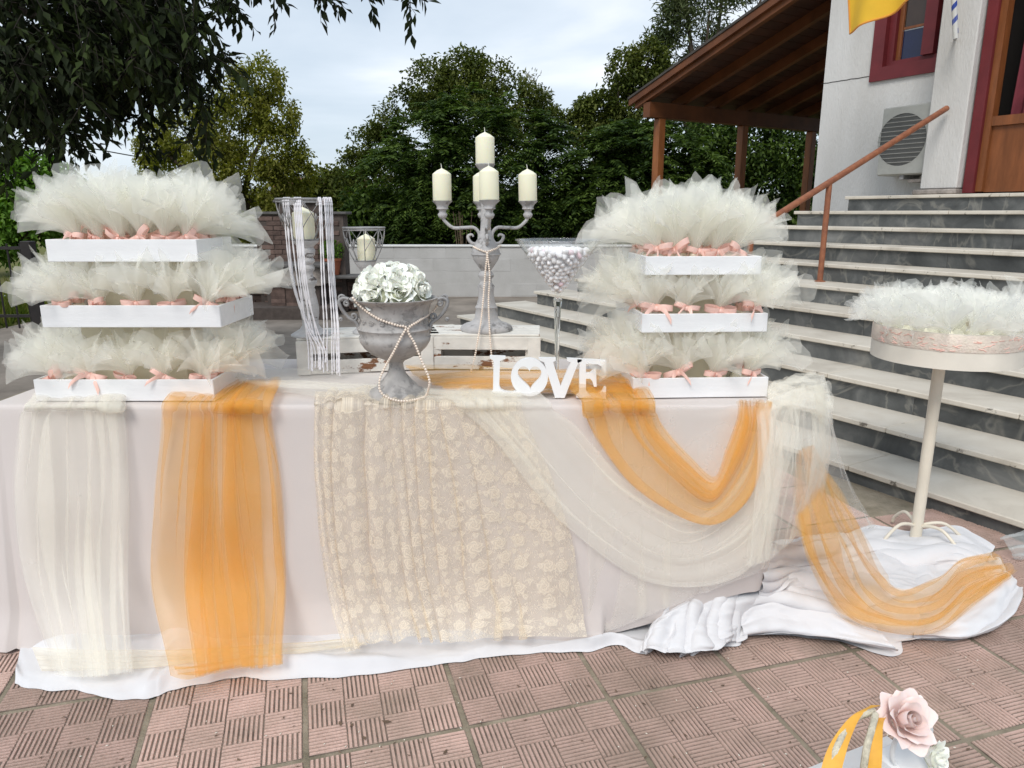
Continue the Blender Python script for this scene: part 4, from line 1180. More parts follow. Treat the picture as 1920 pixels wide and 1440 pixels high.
for lab_, gl_, kw in (
    ('white sheet folds tumbling forward onto the tiles at the hem', [[(1240, 1150, 'g', .08), (1215, 1180, 'g', .05), (1195, 1226, 'g', .006)], [(1300, 1130, 'g', .10), (1280, 1170, 'g', .06), (1262, 1236, 'g', .006)], [(1350, 1115, 'g', .13), (1335, 1165, 'g', .07), (1325, 1212, 'g', .006)], [(1430, 1090, 'g', .13), (1405, 1155, 'g', .05), (1398, 1206, 'g', .006)]], dict(n=7, A=1.7, B=.020, ph=1.9, gath=.9)),
    ('white sheet folds running from the table corner towards the stand', [[(1395, 1070, 'g', .17), (1450, 1045, 'g', .17), (1530, 1080, 'g', .10), (1600, 1130, 'g', .06)], [(1390, 1125, 'g', .11), (1460, 1115, 'g', .11), (1550, 1140, 'g', .08), (1640, 1180, 'g', .05)], [(1385, 1195, 'g', .01), (1455, 1192, 'g', .008), (1560, 1206, 'g', .008), (1682, 1224, 'g', .008)]], dict(n=5, A=1.4, B=.018, ph=4.4, gath=.7)),
    ('white sheet end tucked up under the tablecloth at its right corner', [[(1425, 1010, 'y', 2.22), (1500, 1000, 'y', 2.3), (1570, 1005, 'g', .08)], [(1420, 1060, 'y', 2.16), (1500, 1055, 'g', .14), (1590, 1060, 'g', .08)], [(1415, 1105, 'g', .13), (1500, 1110, 'g', .10), (1600, 1110, 'g', .06)]], dict(n=5, A=1.4, B=.016, ph=.8, gath=.6))):
    DEFER.append((lab_, gl_, kw))
DEFER += [
    ('white sheet ridge behind the foot of the round favour stand', [[(1570, 1015, 'g', .01), (1640, 988, 'g', .01), (1720, 1000, 'g', .01), (1800, 998, 'g', .01), (1864, 1030, 'g', .01)], [(1575, 1040, 'g', .06), (1645, 1025, 'g', .05), (1715, 1035, 'g', .045), (1795, 1030, 'g', .05), (1850, 1055, 'g', .045)], [(1580, 1085, 'g', .0), (1650, 1080, 'g', -.01), (1720, 1085, 'g', -.01), (1790, 1075, 'g', -.01), (1850, 1088, 'g', -.01)]], dict(n=3, A=1.2, B=.012, ph=2.9, gath=.7, shear=.7)),
    ('white sheet folds at the outer right edge under the orange trail', [[(1690, 1105, 'g', .0), (1770, 1080, 'g', .0), (1850, 1055, 'g', .0), (1868, 1045, 'g', .0)], [(1700, 1160, 'g', .035), (1790, 1150, 'g', .045), (1860, 1110, 'g', .045), (1890, 1085, 'g', .02)], [(1710, 1202, 'g', .006), (1805, 1204, 'g', .006), (1880, 1172, 'g', .006), (1912, 1112, 'g', .006)]], dict(n=4, A=1.3, B=.011, ph=5.6, gath=.7, shear=.6)),
    ('white sheet folds in the middle of the heap under the orange tulle', [[(1560, 1075, 'g', .01), (1620, 1070, 'g', .0), (1700, 1085, 'g', .0)], [(1560, 1130, 'g', .06), (1630, 1130, 'g', .05), (1710, 1140, 'g', .045)], [(1580, 1195, 'g', .012), (1650, 1210, 'g', .010), (1730, 1200, 'g', .010)]], dict(n=4, A=1.3, B=.012, ph=7.7, gath=.7, shear=.6))]

for lab_, gl_, kw in DEFER: drape('white_sheet_fold', lab_, 'sheet', gl_, M['sheet'], nu=120, nv=50, wob=.010, nfreq=8.0, **kw)
# -- lace, tulle panels and swags
drape('lace_runner', 'cream floral lace runner hanging down the middle of the table front', 'lace',
      [[(592, 735, 't', .008), (588, 757, 't', .008), (588, 775, 'f', .012), (590, 900, 'f', .014), (606, 1050, 'f', .02), (622, 1150, 'f', .05), (645, 1224, 'g', .065)],
       [(700, 733, 't', .008), (690, 756, 't', .008), (690, 775, 'f', .012), (690, 900, 'f', .014), (698, 1050, 'f', .02), (720, 1150, 'f', .05), (735, 1208, 'g', .065)],
       [(800, 733, 't', .008), (800, 756, 't', .008), (800, 775, 'f', .012), (815, 900, 'f', .014), (835, 1050, 'f', .02), (850, 1150, 'f', .05), (860, 1206, 'g', .065)],
       [(960, 733, 't', .008), (980, 756, 't', .008), (985, 775, 'f', .012), (1040, 900, 'f', .014), (1080, 1030, 'f', .02), (1094, 1140, 'f', .05), (1102, 1194, 'g', .06)]],
      M['lace'], nu=300, nv=90, n=11, A=.95, B=.012, ph=1.7, wob=.003, uvw=1.45, gath=.7, shear=.1, ragged=.015)
drape('ivory_tulle_strip', 'pale ivory tulle panel hanging at the left end of the table', 'tulle',
      [[(70, 735, 't', .006), (50, 760, 't', .006), (38, 785, 'f', .016), (28, 930, 'f', .055), (48, 1090, 'f', .10), (110, 1265, 'g', .045)],
       [(160, 735, 't', .006), (145, 760, 't', .006), (140, 785, 'f', .016), (140, 930, 'f', .04), (140, 1090, 'f', .07), (165, 1272, 'g', .045)],
       [(240, 735, 't', .006), (238, 760, 't', .006), (238, 785, 'f', .016), (246, 930, 'f', .03), (243, 1090, 'f', .06), (252, 1262, 'g', .045)]],
      M['tulle_cream'], nu=150, nv=70, n=6, A=2.4, B=.007, ph=.6, gath=.5, layers=2, shear=.5)
drape('orange_tulle_strip', 'wide sheer orange tulle panel hanging left of the lace runner', 'tulle',
      [[(330, 735, 't', .006), (308, 757, 't', .008), (306, 785, 'f', .013), (292, 930, 'f', .02), (286, 1100, 'f', .035), (322, 1268, 'g', .05)],
       [(400, 725, 't', .006), (360, 757, 't', .008), (356, 785, 'f', .013), (345, 930, 'f', .02), (338, 1100, 'f', .035), (358, 1276, 'g', .05)],
       [(450, 720, 't', .008), (415, 757, 't', .010), (412, 785, 'f', .013), (410, 930, 'f', .02), (415, 1100, 'f', .035), (425, 1258, 'g', .05)],
       [(490, 720, 't', .02), (465, 757, 't', .012), (464, 785, 'f', .013), (476, 930, 'f', .02), (490, 1100, 'f', .035), (490, 1254, 'g', .045)],
       [(528, 722, 't', .01), (515, 757, 't', .008), (514, 785, 'f', .013), (532, 930, 'f', .02), (538, 1100, 'f', .035), (532, 1248, 'g', .045)]],
      M['tulle_orange'], nu=200, nv=80, n=7, A=2.9, B=.009, ph=2.2, gath=.6, layers=2, shear=.45)
drape('orange_tulle_roll', 'rolled end of orange tulle lying along the hem at the left', 'tulle',
      [[(325, 1250, 'g', .05), (380, 1250, 'g', .06), (450, 1238, 'g', .05), (532, 1236, 'g', .045)],
       [(335, 1268, 'g', .05), (390, 1268, 'g', .055), (460, 1252, 'g', .05), (530, 1250, 'g', .04)]],
      M['tulle_orange'], nu=30, nv=50, n=2, A=1.8, B=.008, ph=.4)
drape('tulle_hem', 'sand coloured net hem showing along the ground at the left', 'tulle',
      [[(60, 1215, 'g', .05), (250, 1222, 'g', .05), (420, 1215, 'g', .045), (590, 1205, 'g', .04), (660, 1200, 'g', .04)],
       [(80, 1262, 'g', .025), (250, 1258, 'g', .03), (420, 1240, 'g', .03), (590, 1228, 'g', .03), (690, 1218, 'g', .03)]],
      M['tulle_sand'], nu=30, nv=120, n=2, A=1.5, B=.008, ph=3.4, wob=.012)
drape('ivory_tulle_swag', 'long ivory tulle swag sweeping from the letters to the right corner', 'tulle',
      [[(1000, 730, 't', .012), (1030, 754, 't', .014), (1045, 770, 'f', .022), (1085, 800, 'f', .022), (1175, 900, 'f', .03), (1300, 968, 'f', .035), (1390, 890, 'f', .03), (1440, 790, 'f', .02), (1470, 735, 't', .03)],
       [(915, 738, 't', .012), (945, 756, 't', .014), (955, 772, 'f', .022), (1005, 835, 'f', .03), (1120, 960, 'f', .045), (1265, 1045, 'f', .05), (1400, 985, 'f', .045), (1455, 820, 'f', .03), (1485, 730, 't', .03)],
       [(820, 742, 't', .012), (850, 757, 't', .014), (868, 772, 'f', .022), (930, 830, 'f', .03), (1060, 985, 'f', .045), (1225, 1092, 'f', .05), (1400, 1068, 'f', .05), (1472, 880, 'f', .03), (1500, 726, 't', .03)]],
      M['tulle_cream'], nu=190, nv=110, n=5, A=2.8, B=.006, ph=.9, gath=.32, layers=2, shear=.8)
drape('ivory_tulle_swag', 'second ivory tulle layer hanging straight at the right end of the table front', 'tulle',
      [[(1110, 760, 't', .008), (1110, 790, 'f', .012), (1105, 950, 'f', .016), (1100, 1120, 'f', .02), (1105, 1195, 'f', .02)],
       [(1290, 760, 't', .008), (1290, 790, 'f', .012), (1290, 900, 'f', .016), (1290, 1050, 'f', .02), (1290, 1120, 'f', .02)],
       [(1450, 760, 't', .008), (1452, 790, 'f', .012), (1455, 880, 'f', .016), (1450, 1000, 'f', .02), (1442, 1060, 'f', .02)]],
      M['tulle_net'], nu=120, nv=60, n=5, A=1.2, B=.006, ph=5.2)
drape('orange_tulle_swag', 'orange tulle swag looping in a deep V below the right-hand trays', 'tulle',
      [[(1205, 722, 't', .014), (1226, 756, 't', .018), (1231, 772, 'f', .026), (1242, 795, 'f', .03), (1292, 852, 'f', .05), (1338, 892, 'f', .055), (1360, 838, 'f', .05), (1378, 785, 'f', .035), (1383, 762, 'f', .03), (1387, 748, 't', .03)],
       [(1135, 728, 't', .014), (1158, 756, 't', .018), (1164, 774, 'f', .026), (1192, 830, 'f', .04), (1258, 900, 'f', .06), (1330, 945, 'f', .065), (1384, 876, 'f', .06), (1408, 800, 'f', .04), (1410, 762, 'f', .04), (1411, 746, 't', .04)],
       [(1060, 732, 't', .014), (1088, 757, 't', .018), (1094, 774, 'f', .026), (1122, 830, 'f', .04), (1195, 918, 'f', .06), (1316, 980, 'f', .065), (1392, 940, 'f', .06), (1432, 830, 'f', .035), (1438, 765, 'f', .03), (1440, 748, 't', .03)]],
      M['tulle_orange'], nu=190, nv=100, n=5, A=3.0, B=.009, ph=3.1, gath=.6, layers=2, shear=.9)
drape('orange_tulle_runner', 'orange tulle lying on the table top behind the letters', 'tulle',
      [[(760, 690, 't', .02), (860, 692, 't', .03), (980, 696, 't', .03), (1100, 700, 't', .03), (1215, 715, 't', .02)],
       [(790, 715, 't', .02), (880, 715, 't', .02), (990, 715, 't', .02), (1110, 718, 't', .02), (1210, 728, 't', .03)],
       [(840, 735, 't', .012), (920, 735, 't', .015), (1000, 738, 't', .012), (1100, 742, 't', .012), (1190, 742, 't', .012)]],
      M['tulle_orange'], nu=90, nv=90, n=4, A=2.4, B=.007, ph=.2, wob=.010, layers=2, shear=.8)
drape('ivory_tulle_runner', 'ivory tulle lying loosely on the table top around the urn foot', 'tulle',
      [[(430, 700, 't', .05), (520, 695, 't', .03), (640, 700, 't', .02), (760, 705, 't', .02), (880, 715, 't', .02), (960, 728, 't', .015)],
       [(450, 715, 't', .03), (530, 718, 't', .03), (650, 725, 't', .02), (770, 735, 't', .015), (880, 742, 't', .015), (980, 745, 't', .012)],
       [(520, 735, 't', .012), (570, 742, 't', .012), (660, 750, 't', .010), (780, 755, 't', .010), (890, 757, 't', .010), (1000, 757, 't', .010)]],
      M['tulle_cream'], nu=110, nv=110, n=5, A=2.0, B=.005, ph=2.7, wob=.006)
# gathered bunch on the right corner and the falls below it
drape('ivory_tulle_bunch', 'gathered ivory tulle bunch on the right corner of the table', 'tulle',
      [[(1445, 735, 'y', 2.24), (1480, 716, 'y', 2.30), (1515, 708, 'y', 2.32), (1540, 712, 'y', 2.34)],
       [(1440, 750, 'y', 2.17), (1475, 734, 'y', 2.19), (1512, 730, 'y', 2.21), (1545, 745, 'y', 2.24)],
       [(1440, 785, 'y', 2.12), (1475, 775, 'y', 2.11), (1512, 775, 'y', 2.13), (1548, 800, 'y', 2.18)]],
      M['tulle_cream'], nu=130, nv=70, n=6, A=2.4, B=.008, ph=1.3, wob=.014, nfreq=9, layers=2, shear=.6)
drape('ivory_tulle_fall', 'ivory tulle fall dropping to the ground at the right table corner', 'tulle',
      [[(1415, 760, 'y', 2.12), (1418, 850, 'y', 2.08), (1410, 950, 'y', 2.07), (1395, 1060, 'y', 2.07)],
       [(1455, 742, 'y', 2.13), (1465, 850, 'y', 2.08), (1455, 950, 'y', 2.08), (1440, 1045, 'y', 2.09)],
       [(1500, 728, 'y', 2.17), (1510, 840, 'y', 2.12), (1498, 930, 'y', 2.14), (1472, 1015, 'y', 2.14)],
       [(1542, 718, 'y', 2.26), (1552, 820, 'y', 2.24), (1535, 910, 'y', 2.24), (1490, 1000, 'y', 2.2)]],
      M['tulle_cream'], nu=150, nv=70, n=6, A=2.5, B=.008, ph=6.0, gath=.45, layers=2, shear=.5)
drape('ivory_tulle_veil', 'thin outer veil of tulle sloping from the right corner to the tiles', 'tulle',
      [[(1490, 712, 'y', 2.35), (1500, 850, 'y', 2.38), (1520, 960, 'y', 2.42), (1540, 1010, 'g', .03)],
       [(1530, 708, 'y', 2.35), (1545, 800, 'y', 2.40), (1575, 920, 'y', 2.52), (1600, 990, 'g', .03)],
       [(1538, 708, 'y', 2.4), (1556, 800, 'y', 2.45), (1598, 920, 'y', 2.62), (1645, 985, 'g', .02)]],
      M['tulle_net'], nu=60, nv=50, n=2, A=1.4, B=.012, ph=.5)
drape('orange_tulle_trail', 'orange tulle trail falling from the corner and curving over the white sheet', 'tulle',
      [[(1490, 850, 'y', 2.24), (1478, 935, 'y', 2.2), (1490, 1020, 'y', 2.1), (1562, 1150, 'g', .10), (1640, 1186, 'g', .075), (1760, 1190, 'g', .05), (1840, 1130, 'g', .05), (1895, 1088, 'g', .03)],
       [(1500, 840, 'y', 2.25), (1520, 930, 'y', 2.22), (1560, 1030, 'y', 2.16), (1610, 1120, 'g', .12), (1680, 1155, 'g', .10), (1750, 1145, 'g', .08), (1810, 1090, 'g', .07), (1880, 1070, 'g', .04)],
       [(1510, 835, 'y', 2.27), (1555, 920, 'y', 2.3), (1600, 1000, 'y', 2.3), (1650, 1080, 'g', .09), (1690, 1115, 'g', .09), (1745, 1095, 'g', .10), (1790, 1060, 'g', .09), (1850, 1045, 'g', .06)]],
      M['tulle_orange'], nu=140, nv=120, n=4, A=3.0, B=.014, ph=3.9, wob=.018, gath=.6, layers=2, shear=1.1, ragged=.07, nfreq=7)
drape('grey_tulle_scrap', 'scrap of grey net lying on the tiles at the right edge', 'tulle',
      [[(1875, 1012, 'g', .02), (1910, 1005, 'g', .03), (1975, 1000, 'g', .02)], [(1890, 1030, 'g', .04), (1925, 1025, 'g', .05), (1985, 1022, 'g', .03)], [(1900, 1045, 'g', .01), (1935, 1048, 'g', .015), (1990, 1050, 'g', .01)]],
      M['tulle_grey'], nu=50, nv=40, n=3, A=2.0, B=.012, ph=1.1)

# ================================================================== FAVOURS AND TRAYS
def fan_mesh(name, L, mat, layers, seed, spread=1.0, NA=54, NR=6):
    rr = np.random.default_rng(seed); m = MB()
    for li in range(layers):
        phi0 = R(8 + 27 * li / max(1, layers - 1)) * spread
        th0 = rr.uniform(0, math.pi); k1 = int(rr.integers(4, 7)); nt_ = int(rr.integers(3, 5)); p1, p2 = rr.uniform(0, 6.28, 2); lean = rr.normal(scale=.10, size=2)
        G = []
        for j in range(NR):
            t = j / (NR - 1); row = []
            for i in range(NA):
                th = 2 * math.pi * i / NA
                q_ = ((th - th0) * nt_ / (2 * math.pi)) % 1.0
                Rm = L * (.90 + .34 * abs(2 * q_ - 1) ** 1.5) * (1 + .12 * math.sin(2 * th + p2))
                pol = phi0 * (1 + .40 * math.sin(k1 * th + p1 + .6 * t) + .16 * math.sin((k1 + 5) * th + p2)) * (.45 + .55 * t)
                th2 = th + .22 * math.cos(k1 * th + p1) * t
                r = Rm * t
                a = .007 + r * math.sin(pol)
                row.append((a * math.cos(th2) + lean[0] * r * t, a * math.sin(th2) + lean[1] * r * t, r * math.cos(pol)))
            G.append(row)
        m.grid(np.array(G), closed_u=True)
    return m.mesh(name, mat, smooth=True)
def bow_mesh(seed):
    rr = np.random.default_rng(seed); m = MB(); w = .012
    def strip(pts):
        G = [[p + np.array([0, 0, -w / 2]), p + np.array([0, -.001, 0]), p + np.array([0, 0, w / 2])] for p in pts]; m.grid(np.array(G))
    for sg in (-1, 1):
        lp = []
        a0 = rr.uniform(-.25, .35)
        for t in np.linspace(0, 2 * math.pi, 16):
            x = .016 * (1 - math.cos(t)); y = -.010 * math.sin(t); lp.append(np.array([sg * x, y - .012, x * a0 + .006 * math.sin(t * .5)]))
        strip(lp)
        dx = rr.uniform(.012, .03); tl = [np.array([sg * dx * t, -.012 - .014 * math.sin(2.2 * t), -.030 * t * t + .003]) for t in np.linspace(0, 1, 7)]
        strip(tl)
    m.lathe([(.0, -.007), (.006, -.005), (.007, 0), (.006, .005), (.0, .007)], 8, cen=(0, -.013), cap=False)
    m.lathe([(.0095, -.006), (.0105, 0), (.0095, .006)], 12, cap=False)
    return m.mesh('bow', M['pink'], smooth=True)
bagm = MB().lathe([(.004, 0), (.020, .003), (.029, .016), (.028, .032), (.018, .048), (.009, .058), (.0085, .064)], 16).mesh('almond_bag', M['bag'], smooth=True)
FAN_L = [fan_mesh('tulle_fan', .165, M['tulle_ivory'], 4, 100 + i) for i in range(5)]
FAN_S = [fan_mesh('tulle_fan', .130, M['tulle_ivory'], 4, 200 + i, 1.1) for i in range(5)]
FAN_W = [fan_mesh('tulle_fan', .125, M['tulle_white'], 3, 300 + i, .9) for i in range(4)]
BOWS = [bow_mesh(i) for i in range(4)]
def favour(loc, out, tilt, fans, label, group, bow=True, bowdir=None):
    out = np.array(out, float); out /= np.linalg.norm(out) + 1e-9
    ax = Vector((out[0] * math.sin(tilt), out[1] * math.sin(tilt), math.cos(tilt)))
    o = empty('wedding_favour', loc, 0, label, 'favour', group)
    q = ax.to_track_quat('Z', 'Y')
    link('almond_bag', bagm, o)
    f = link('tulle_fan', random.choice(fans), o, (0, 0, .061)); f.rotation_mode = 'QUATERNION'
    f.rotation_quaternion = q @ Matrix.Rotation(random.uniform(0, 6.28), 3, 'Z').to_quaternion()
    sc = random.uniform(.92, 1.10); f.scale = (sc, sc, sc * random.uniform(.93, 1.07))
    if bow:
        b = link('bow', random.choice(BOWS), o, (0, -.004, .063), scale=random.uniform(1.25, 1.6), rot=(random.uniform(-.3, .3), random.uniform(-.5, .5), (bowdir if bowdir is not None else math.atan2(out[0], -out[1]) * .6) + random.uniform(-.4, .4)))
    return o
def tray(org, w, dep, h, rot, label, cat='tray'):
    """open box, origin at its front left bottom corner"""
    t = empty('favour_tray', org, rot, label, cat, 'white favour trays'); th = .009
    MB().box((th, th, 0), (w - th, dep - th, .005)).build('tray_floor', M['tray'], t)
    MB().cbox((0, 0, 0), (w, th - .0002, h), .0015).build('tray_front', M['tray'], t)
    MB().cbox((0, dep - th + .0002, 0), (w, dep, h), .0015).build('tray_back', M['tray'], t)
    MB().cbox((0, th, 0), (th - .0002, dep - th, h), .0015).build('tray_side', M['tray'], t)
    MB().cbox((w - th + .0002, th, 0), (w, dep - th, h), .0015).build('tray_side', M['tray'], t)
    return t
def stack(specs, Y0, rot, dep, nfront, nside, side_word, topgrid):
    """specs: (px left, px right, py top, py bottom) from bottom tray to top tray"""
    names = ['bottom', 'middle', 'top']
    prev = None
    for k, (xl, xr, yt, yb) in enumerate(specs):
        Y = Y0 + .004 * k
        z0 = TZ + .004 if k == 0 else aty((xl + xr) / 2, yb, Y)[2]
        h = aty((xl + xr) / 2, yt, Y)[2] - aty((xl + xr) / 2, yb, Y)[2]
        X0 = aty(xl, yb, Y)[0]; X1 = aty(xr, yb, Y)[0]; w = (X1 - X0) / math.cos(rot)
        dp = dep * (1 - .04 * k)
        org = np.array([X0, Y, z0])
        tr = tray(org, w, dp, h, rot, f'white wooden tray, {names[k]} of the {side_word} stack')
        cr, sr = math.cos(rot), math.sin(rot)
        def W(x, y, z): return np.array([org[0] + x * cr - y * sr, org[1] + x * sr + y * cr, org[2] + z])
        def Dv(x, y): return np.array([x * cr - y * sr, x * sr + y * cr])
        if prev is not None:
            pw, pd, porg, ph = prev
            m = MB(); gap = org[2] - porg[2] - .0065
            c_ = MB().cbox((-pw * .29, -pd * .25, 0), (pw * .29, pd * .25, gap), .003).build('riser_block', M['riserblock'], loc=(porg[0] + pw / 2 * cr - pd * .54 * sr, porg[1] + pw / 2 * sr + pd * .54 * cr, porg[2] + .0055), rot=(0, 0, rot))
            tag(c_, f'plain cream card block holding up the {names[k]} tray of the {side_word} stack', 'block')
        base_ = f'the {names[k]} tray of the {side_word} stack'; ordn = ['leftmost', 'second', 'third', 'fourth', 'fifth', 'sixth']
        lab = f'ivory tulle favour with pink bow in the {names[k]} tray of the {side_word} stack'; grp = f'favours in the {names[k]} {side_word} tray'
        if k < 2:
            pos = []
            for i in range(nfront):
                x = w * (i + .5) / nfront + random.uniform(-.008, .008); fx = (i + .5) / nfront - .5
                pos.append((x, .045 + random.uniform(-.004, .006), (fx * 2.2, -.8), R(16) + abs(fx) * R(40), f'{ordn[i]} favour from the left, front row, {names[k]} tray of the {side_word} stack'))
            for j in range(nside):
                y = dp * (j + 1.15) / (nside + .6)
                pos.append((.045, y, (-1, -.1 + .2 * j), R(46), f'{["front", "middle", "rear"][j]} left-leaning side favour in {base_}')); pos.append((w - .045, y, (1, -.1 + .2 * j), R(46), f'{["front", "middle", "rear"][j]} right-leaning side favour in {base_}'))
            pos.append((w * .3, dp - .04, (-.2, 1), R(40), f'left tulle favour at the back of {base_}')); pos.append((w * .7, dp - .04, (.2, 1), R(40), f'right tulle favour at the back of {base_}'))
            for (x, y, od, tl, lab) in pos:
                favour(W(x, y, .006), Dv(*od), tl + random.uniform(-.1, .1), FAN_S if abs(od[0]) < .9 else FAN_L, lab, grp)
        else:
            nx, ny = topgrid
            for i in range(nx):
                for j in range(ny):
                    fx = (i + .5) / nx - .5; fy = (j + .5) / ny - .5
                    tl = min(R(64), R(104) * math.hypot(abs(fx) ** 1.25 * 1.1, fy * .35))
                    favour(W(.03 + (w - .06) * (fx + .5), .035 + (dp - .07) * (fy + .5), .006), Dv(fx * 2, fy * .8 - .02), tl * (.75 if fy < 0 else 1), FAN_L, f'{ordn[i]} favour from the left, {["front", "middle", "back"][j]} row, top tray of the {side_word} stack', grp)
        prev = (w, dp, org, h)
YT = atz(235, 752, TZ + .004)[1]
stack([(68, 403, 712, 752), (80, 415, 573, 614), (90, 372, 449, 491)], YT, R(0), .30, 5, 2, 'left', (6, 3))
YT2 = atz(1310, 747, TZ + .004)[1]
stack([(1186, 1443, 710, 747), (1203, 1442, 589, 624), (1210, 1430, 481, 516)], YT2, R(3.0), .44, 4, 3, 'right', (5, 3))

# ---- round hat box of favours on a pole stand
pb_ = atz(1715, 1018, 0.0)
sd_ = empty('pole_stand', (pb_[0], pb_[1], 0.0), 0, 'cream pole stand with bent wire feet carrying the round favour box', 'stand')
zb = .812
MB().tube([(0, 0, .004), (0, 0, zb - .02)], .023, 16).build('pole', M['stand'], sd_, auto=50)
MB().lathe([(.10, zb - .02), (.10, zb - .004)], 24).build('top_plate', M['stand'], sd_)
for a in (R(200), R(-12), R(-60), R(90)):
    d = np.array([math.cos(a), math.sin(a), 0])
    pts = crom([(0, 0, .05), d * .02 + np.array([0, 0, .085]), d * .10 + np.array([0, 0, .10]), d * .17 + np.array([0, 0, .05]), d * .19 + np.array([0, 0, .012])], 20)
    MB().tube(pts, .007, 8).build('foot', M['stand'], sd_, smooth=True)
HBR, HBH = .268, .135
hb = empty('round_box', (pb_[0] + .012, pb_[1], zb), 0, 'round cream hat box with lace band full of tulle favours', 'box')
MB().lathe([(.0, 0), (HBR, 0), (HBR, HBH), (HBR - .008, HBH), (HBR - .008, .008), (.0, .008)], 64, cap=False).build('box_wall', M['hatbox'], hb, auto=40)
MB().lathe([(HBR + .0015, HBH * .50), (HBR + .003, HBH * .52), (HBR + .003, HBH * .96), (HBR + .0015, HBH * .98)], 64, cap=False).build('lace_band', M['hatband'], hb, smooth=True)
ebd = MB()
for k in range(80):
    a = R(180 + 180 * random.random()); r_ = HBR + .0035; zz = HBH * random.uniform(.52, .94)
    c = np.array([r_ * math.cos(a), r_ * math.sin(a), zz]); tgt = np.array([-math.sin(a), math.cos(a), 0])
    ln = random.uniform(.006, .014); up_ = random.uniform(-.006, .006)
    ebd.tube([c - tgt * ln + np.array([0, 0, -up_]), c + np.array([0, 0, random.uniform(-.003, .003)]), c + tgt * ln + np.array([0, 0, up_])], .0016, 4, mi=0)
ebd.build('embroidery', M['pink'], hb)['kind'] = 'stuff'
hb_o = np.array(hb.location)
for ring, (rad, cnt) in enumerate(((.0, 1), (.085, 6), (.155, 11), (.225, 17))):
    for k in range(cnt):
        a = 2 * math.pi * k / cnt + ring * .4
        favour(hb_o + np.array([rad * math.cos(a), rad * math.sin(a), .070]), (math.cos(a), math.sin(a) + 1e-4), R(44) * (rad / .225) ** 1.3, FAN_W, 'white tulle favour packed in the round hat box', 'favours in the round box', bow=False)

# ================================================================== TABLE OBJECTS
def px_profile(cx, Y, prof):
    """(half width px, py) at distance Y -> (radius, z)"""
    out = []
    for hw, py in prof:
        p = aty(cx, py, Y); out.append((hw * scale_at(Y, p[2]), p[2]))
    return out
def smooth_prof(prof, n=60):
    return [(max(.0005, a), b) for a, b, _ in crom([(a, b, 0) for a, b in prof], n)]

# ---- crates
def crate(loc, rot, L, Wd, H, label):
    c = empty('wooden_crate', loc, rot, label, 'crate', 'white crates on the table'); t = .011
    hs_ = H * .40; gap = H - 2 * hs_
    for y0, y1 in ((0, t), (Wd - t, Wd)):
        for z0 in (0.0, H - hs_): MB().cbox((.0, y0, z0), (L, y1, z0 + hs_), .002).build('slat', M['crate'], c)
    for x0 in (t * .1, L - t * 1.6 - t * .1):
        for z0 in (.002, H - hs_ - .002): MB().cbox((x0, t + .0005, z0), (x0 + t * 1.6, Wd - t - .0005, z0 + hs_), .002).build('end_board', M['crate'], c)
    for x0 in (.018, L - .018 - .035):
        for yy in (t + .0008, Wd - t - .0008 - .035): MB().cbox((x0 + (.002 if x0 < .1 else -.002), yy, .004), (x0 + .035, yy + .035, H - .015), .002).build('corner_block', M['crate'], c)
    for y0 in (-.0015, Wd - t * 1.0): pass
    MB().cbox((-.0025, -.0065, .0), (.045, -.0005, H), .0015).build('corner_post', M['crate'], c); MB().cbox((L - .045, -.0065, .0), (L + .0025, -.0005, H), .0015).build('corner_post', M['crate'], c)
    nt_ = 4; g = Wd / nt_
    for k in range(nt_): MB().cbox((0, k * g + .004, H + .0006), (L, (k + 1) * g - .004, H + .0096), .002).build('top_slat', M['crate'], c)
    return c
CH = .125
cA = atz(560, 704, TZ + .004); crate((cA[0], cA[1], TZ + .005), R(13), .52, .24, CH, 'chipped white slatted crate behind the urn, under the bead-hung candle holder')
cB = atz(1012, 694, TZ + .004); crate((cB[0] - .445, cB[1] + .015, TZ + .005), R(-2), .445, .235, CH, 'chipped white slatted crate under the candelabra')
ZC = TZ + .005 + CH + .0098

# ---- candle builder
def candle(loc, r, h, label, tilt=0.0, wick=.016):
    c = empty('pillar_candle', loc, 0, label, 'candle', 'cream pillar candles'); c.rotation_euler = (0, tilt, random.uniform(0, 6))
    MB().lathe([(r * .97, 0), (r, .003), (r, h * .80), (r * .985, h * .825), (r * .55, h * .925), (r * .12, h * .985), (.002, h)], 30).build('wax', M['wax'], c, auto=35)
    MB().tube([(0, 0, h - .002), (.001, 0, h + wick * .6), (.003, 0, h + wick)], [.0015, .0013, .001], 6).build('wick', M['wick'], c)
    return c

# ---- five-armed candelabra
YC = 2.76; CXc = 912
cl = empty('candelabra', (aty(CXc, 600, YC)[0], YC, ZC), 0, 'grey washed five-candle candelabra standing on the right crate', 'candelabra')
CLO = np.array(cl.location)
prof = px_profile(CXc, YC, [(48, 619), (49, 616), (47, 611), (40, 607), (30, 604), (22, 597), (21, 588), (19, 580), (21, 576), (18, 572), (15, 560), (14, 545), (16, 537), (11, 530), (10, 525), (15, 518), (14, 514), (9, 508), (15, 500), (24, 486), (27, 476), (25, 468), (20, 455), (13, 445), (10, 430), (9, 415), (9, 400), (8, 380), (8, 345), (8, 330), (10, 325), (9, 322), (14, 316), (19, 309), (18.5, 308)])
z00 = prof[0][1]
prof = [(a, (b - z00) * 1.0 + .0005) for a, b in prof]
MB().lathe([(.0005, .0005)] + prof + [(.001, prof[-1][1] - .003)], 32).build('stem', M['chalk'], cl, auto=60)
SCc = scale_at(YC, 1.2)
def zc_(py): return aty(CXc, py, YC)[2] - z00
MB().lathe([(27.5 * SCc, zc_(478)), (28.5 * SCc, zc_(476.5)), (27.5 * SCc, zc_(475))], 32, cap=False).build('rope_ring', M['chalk'], cl, smooth=True)
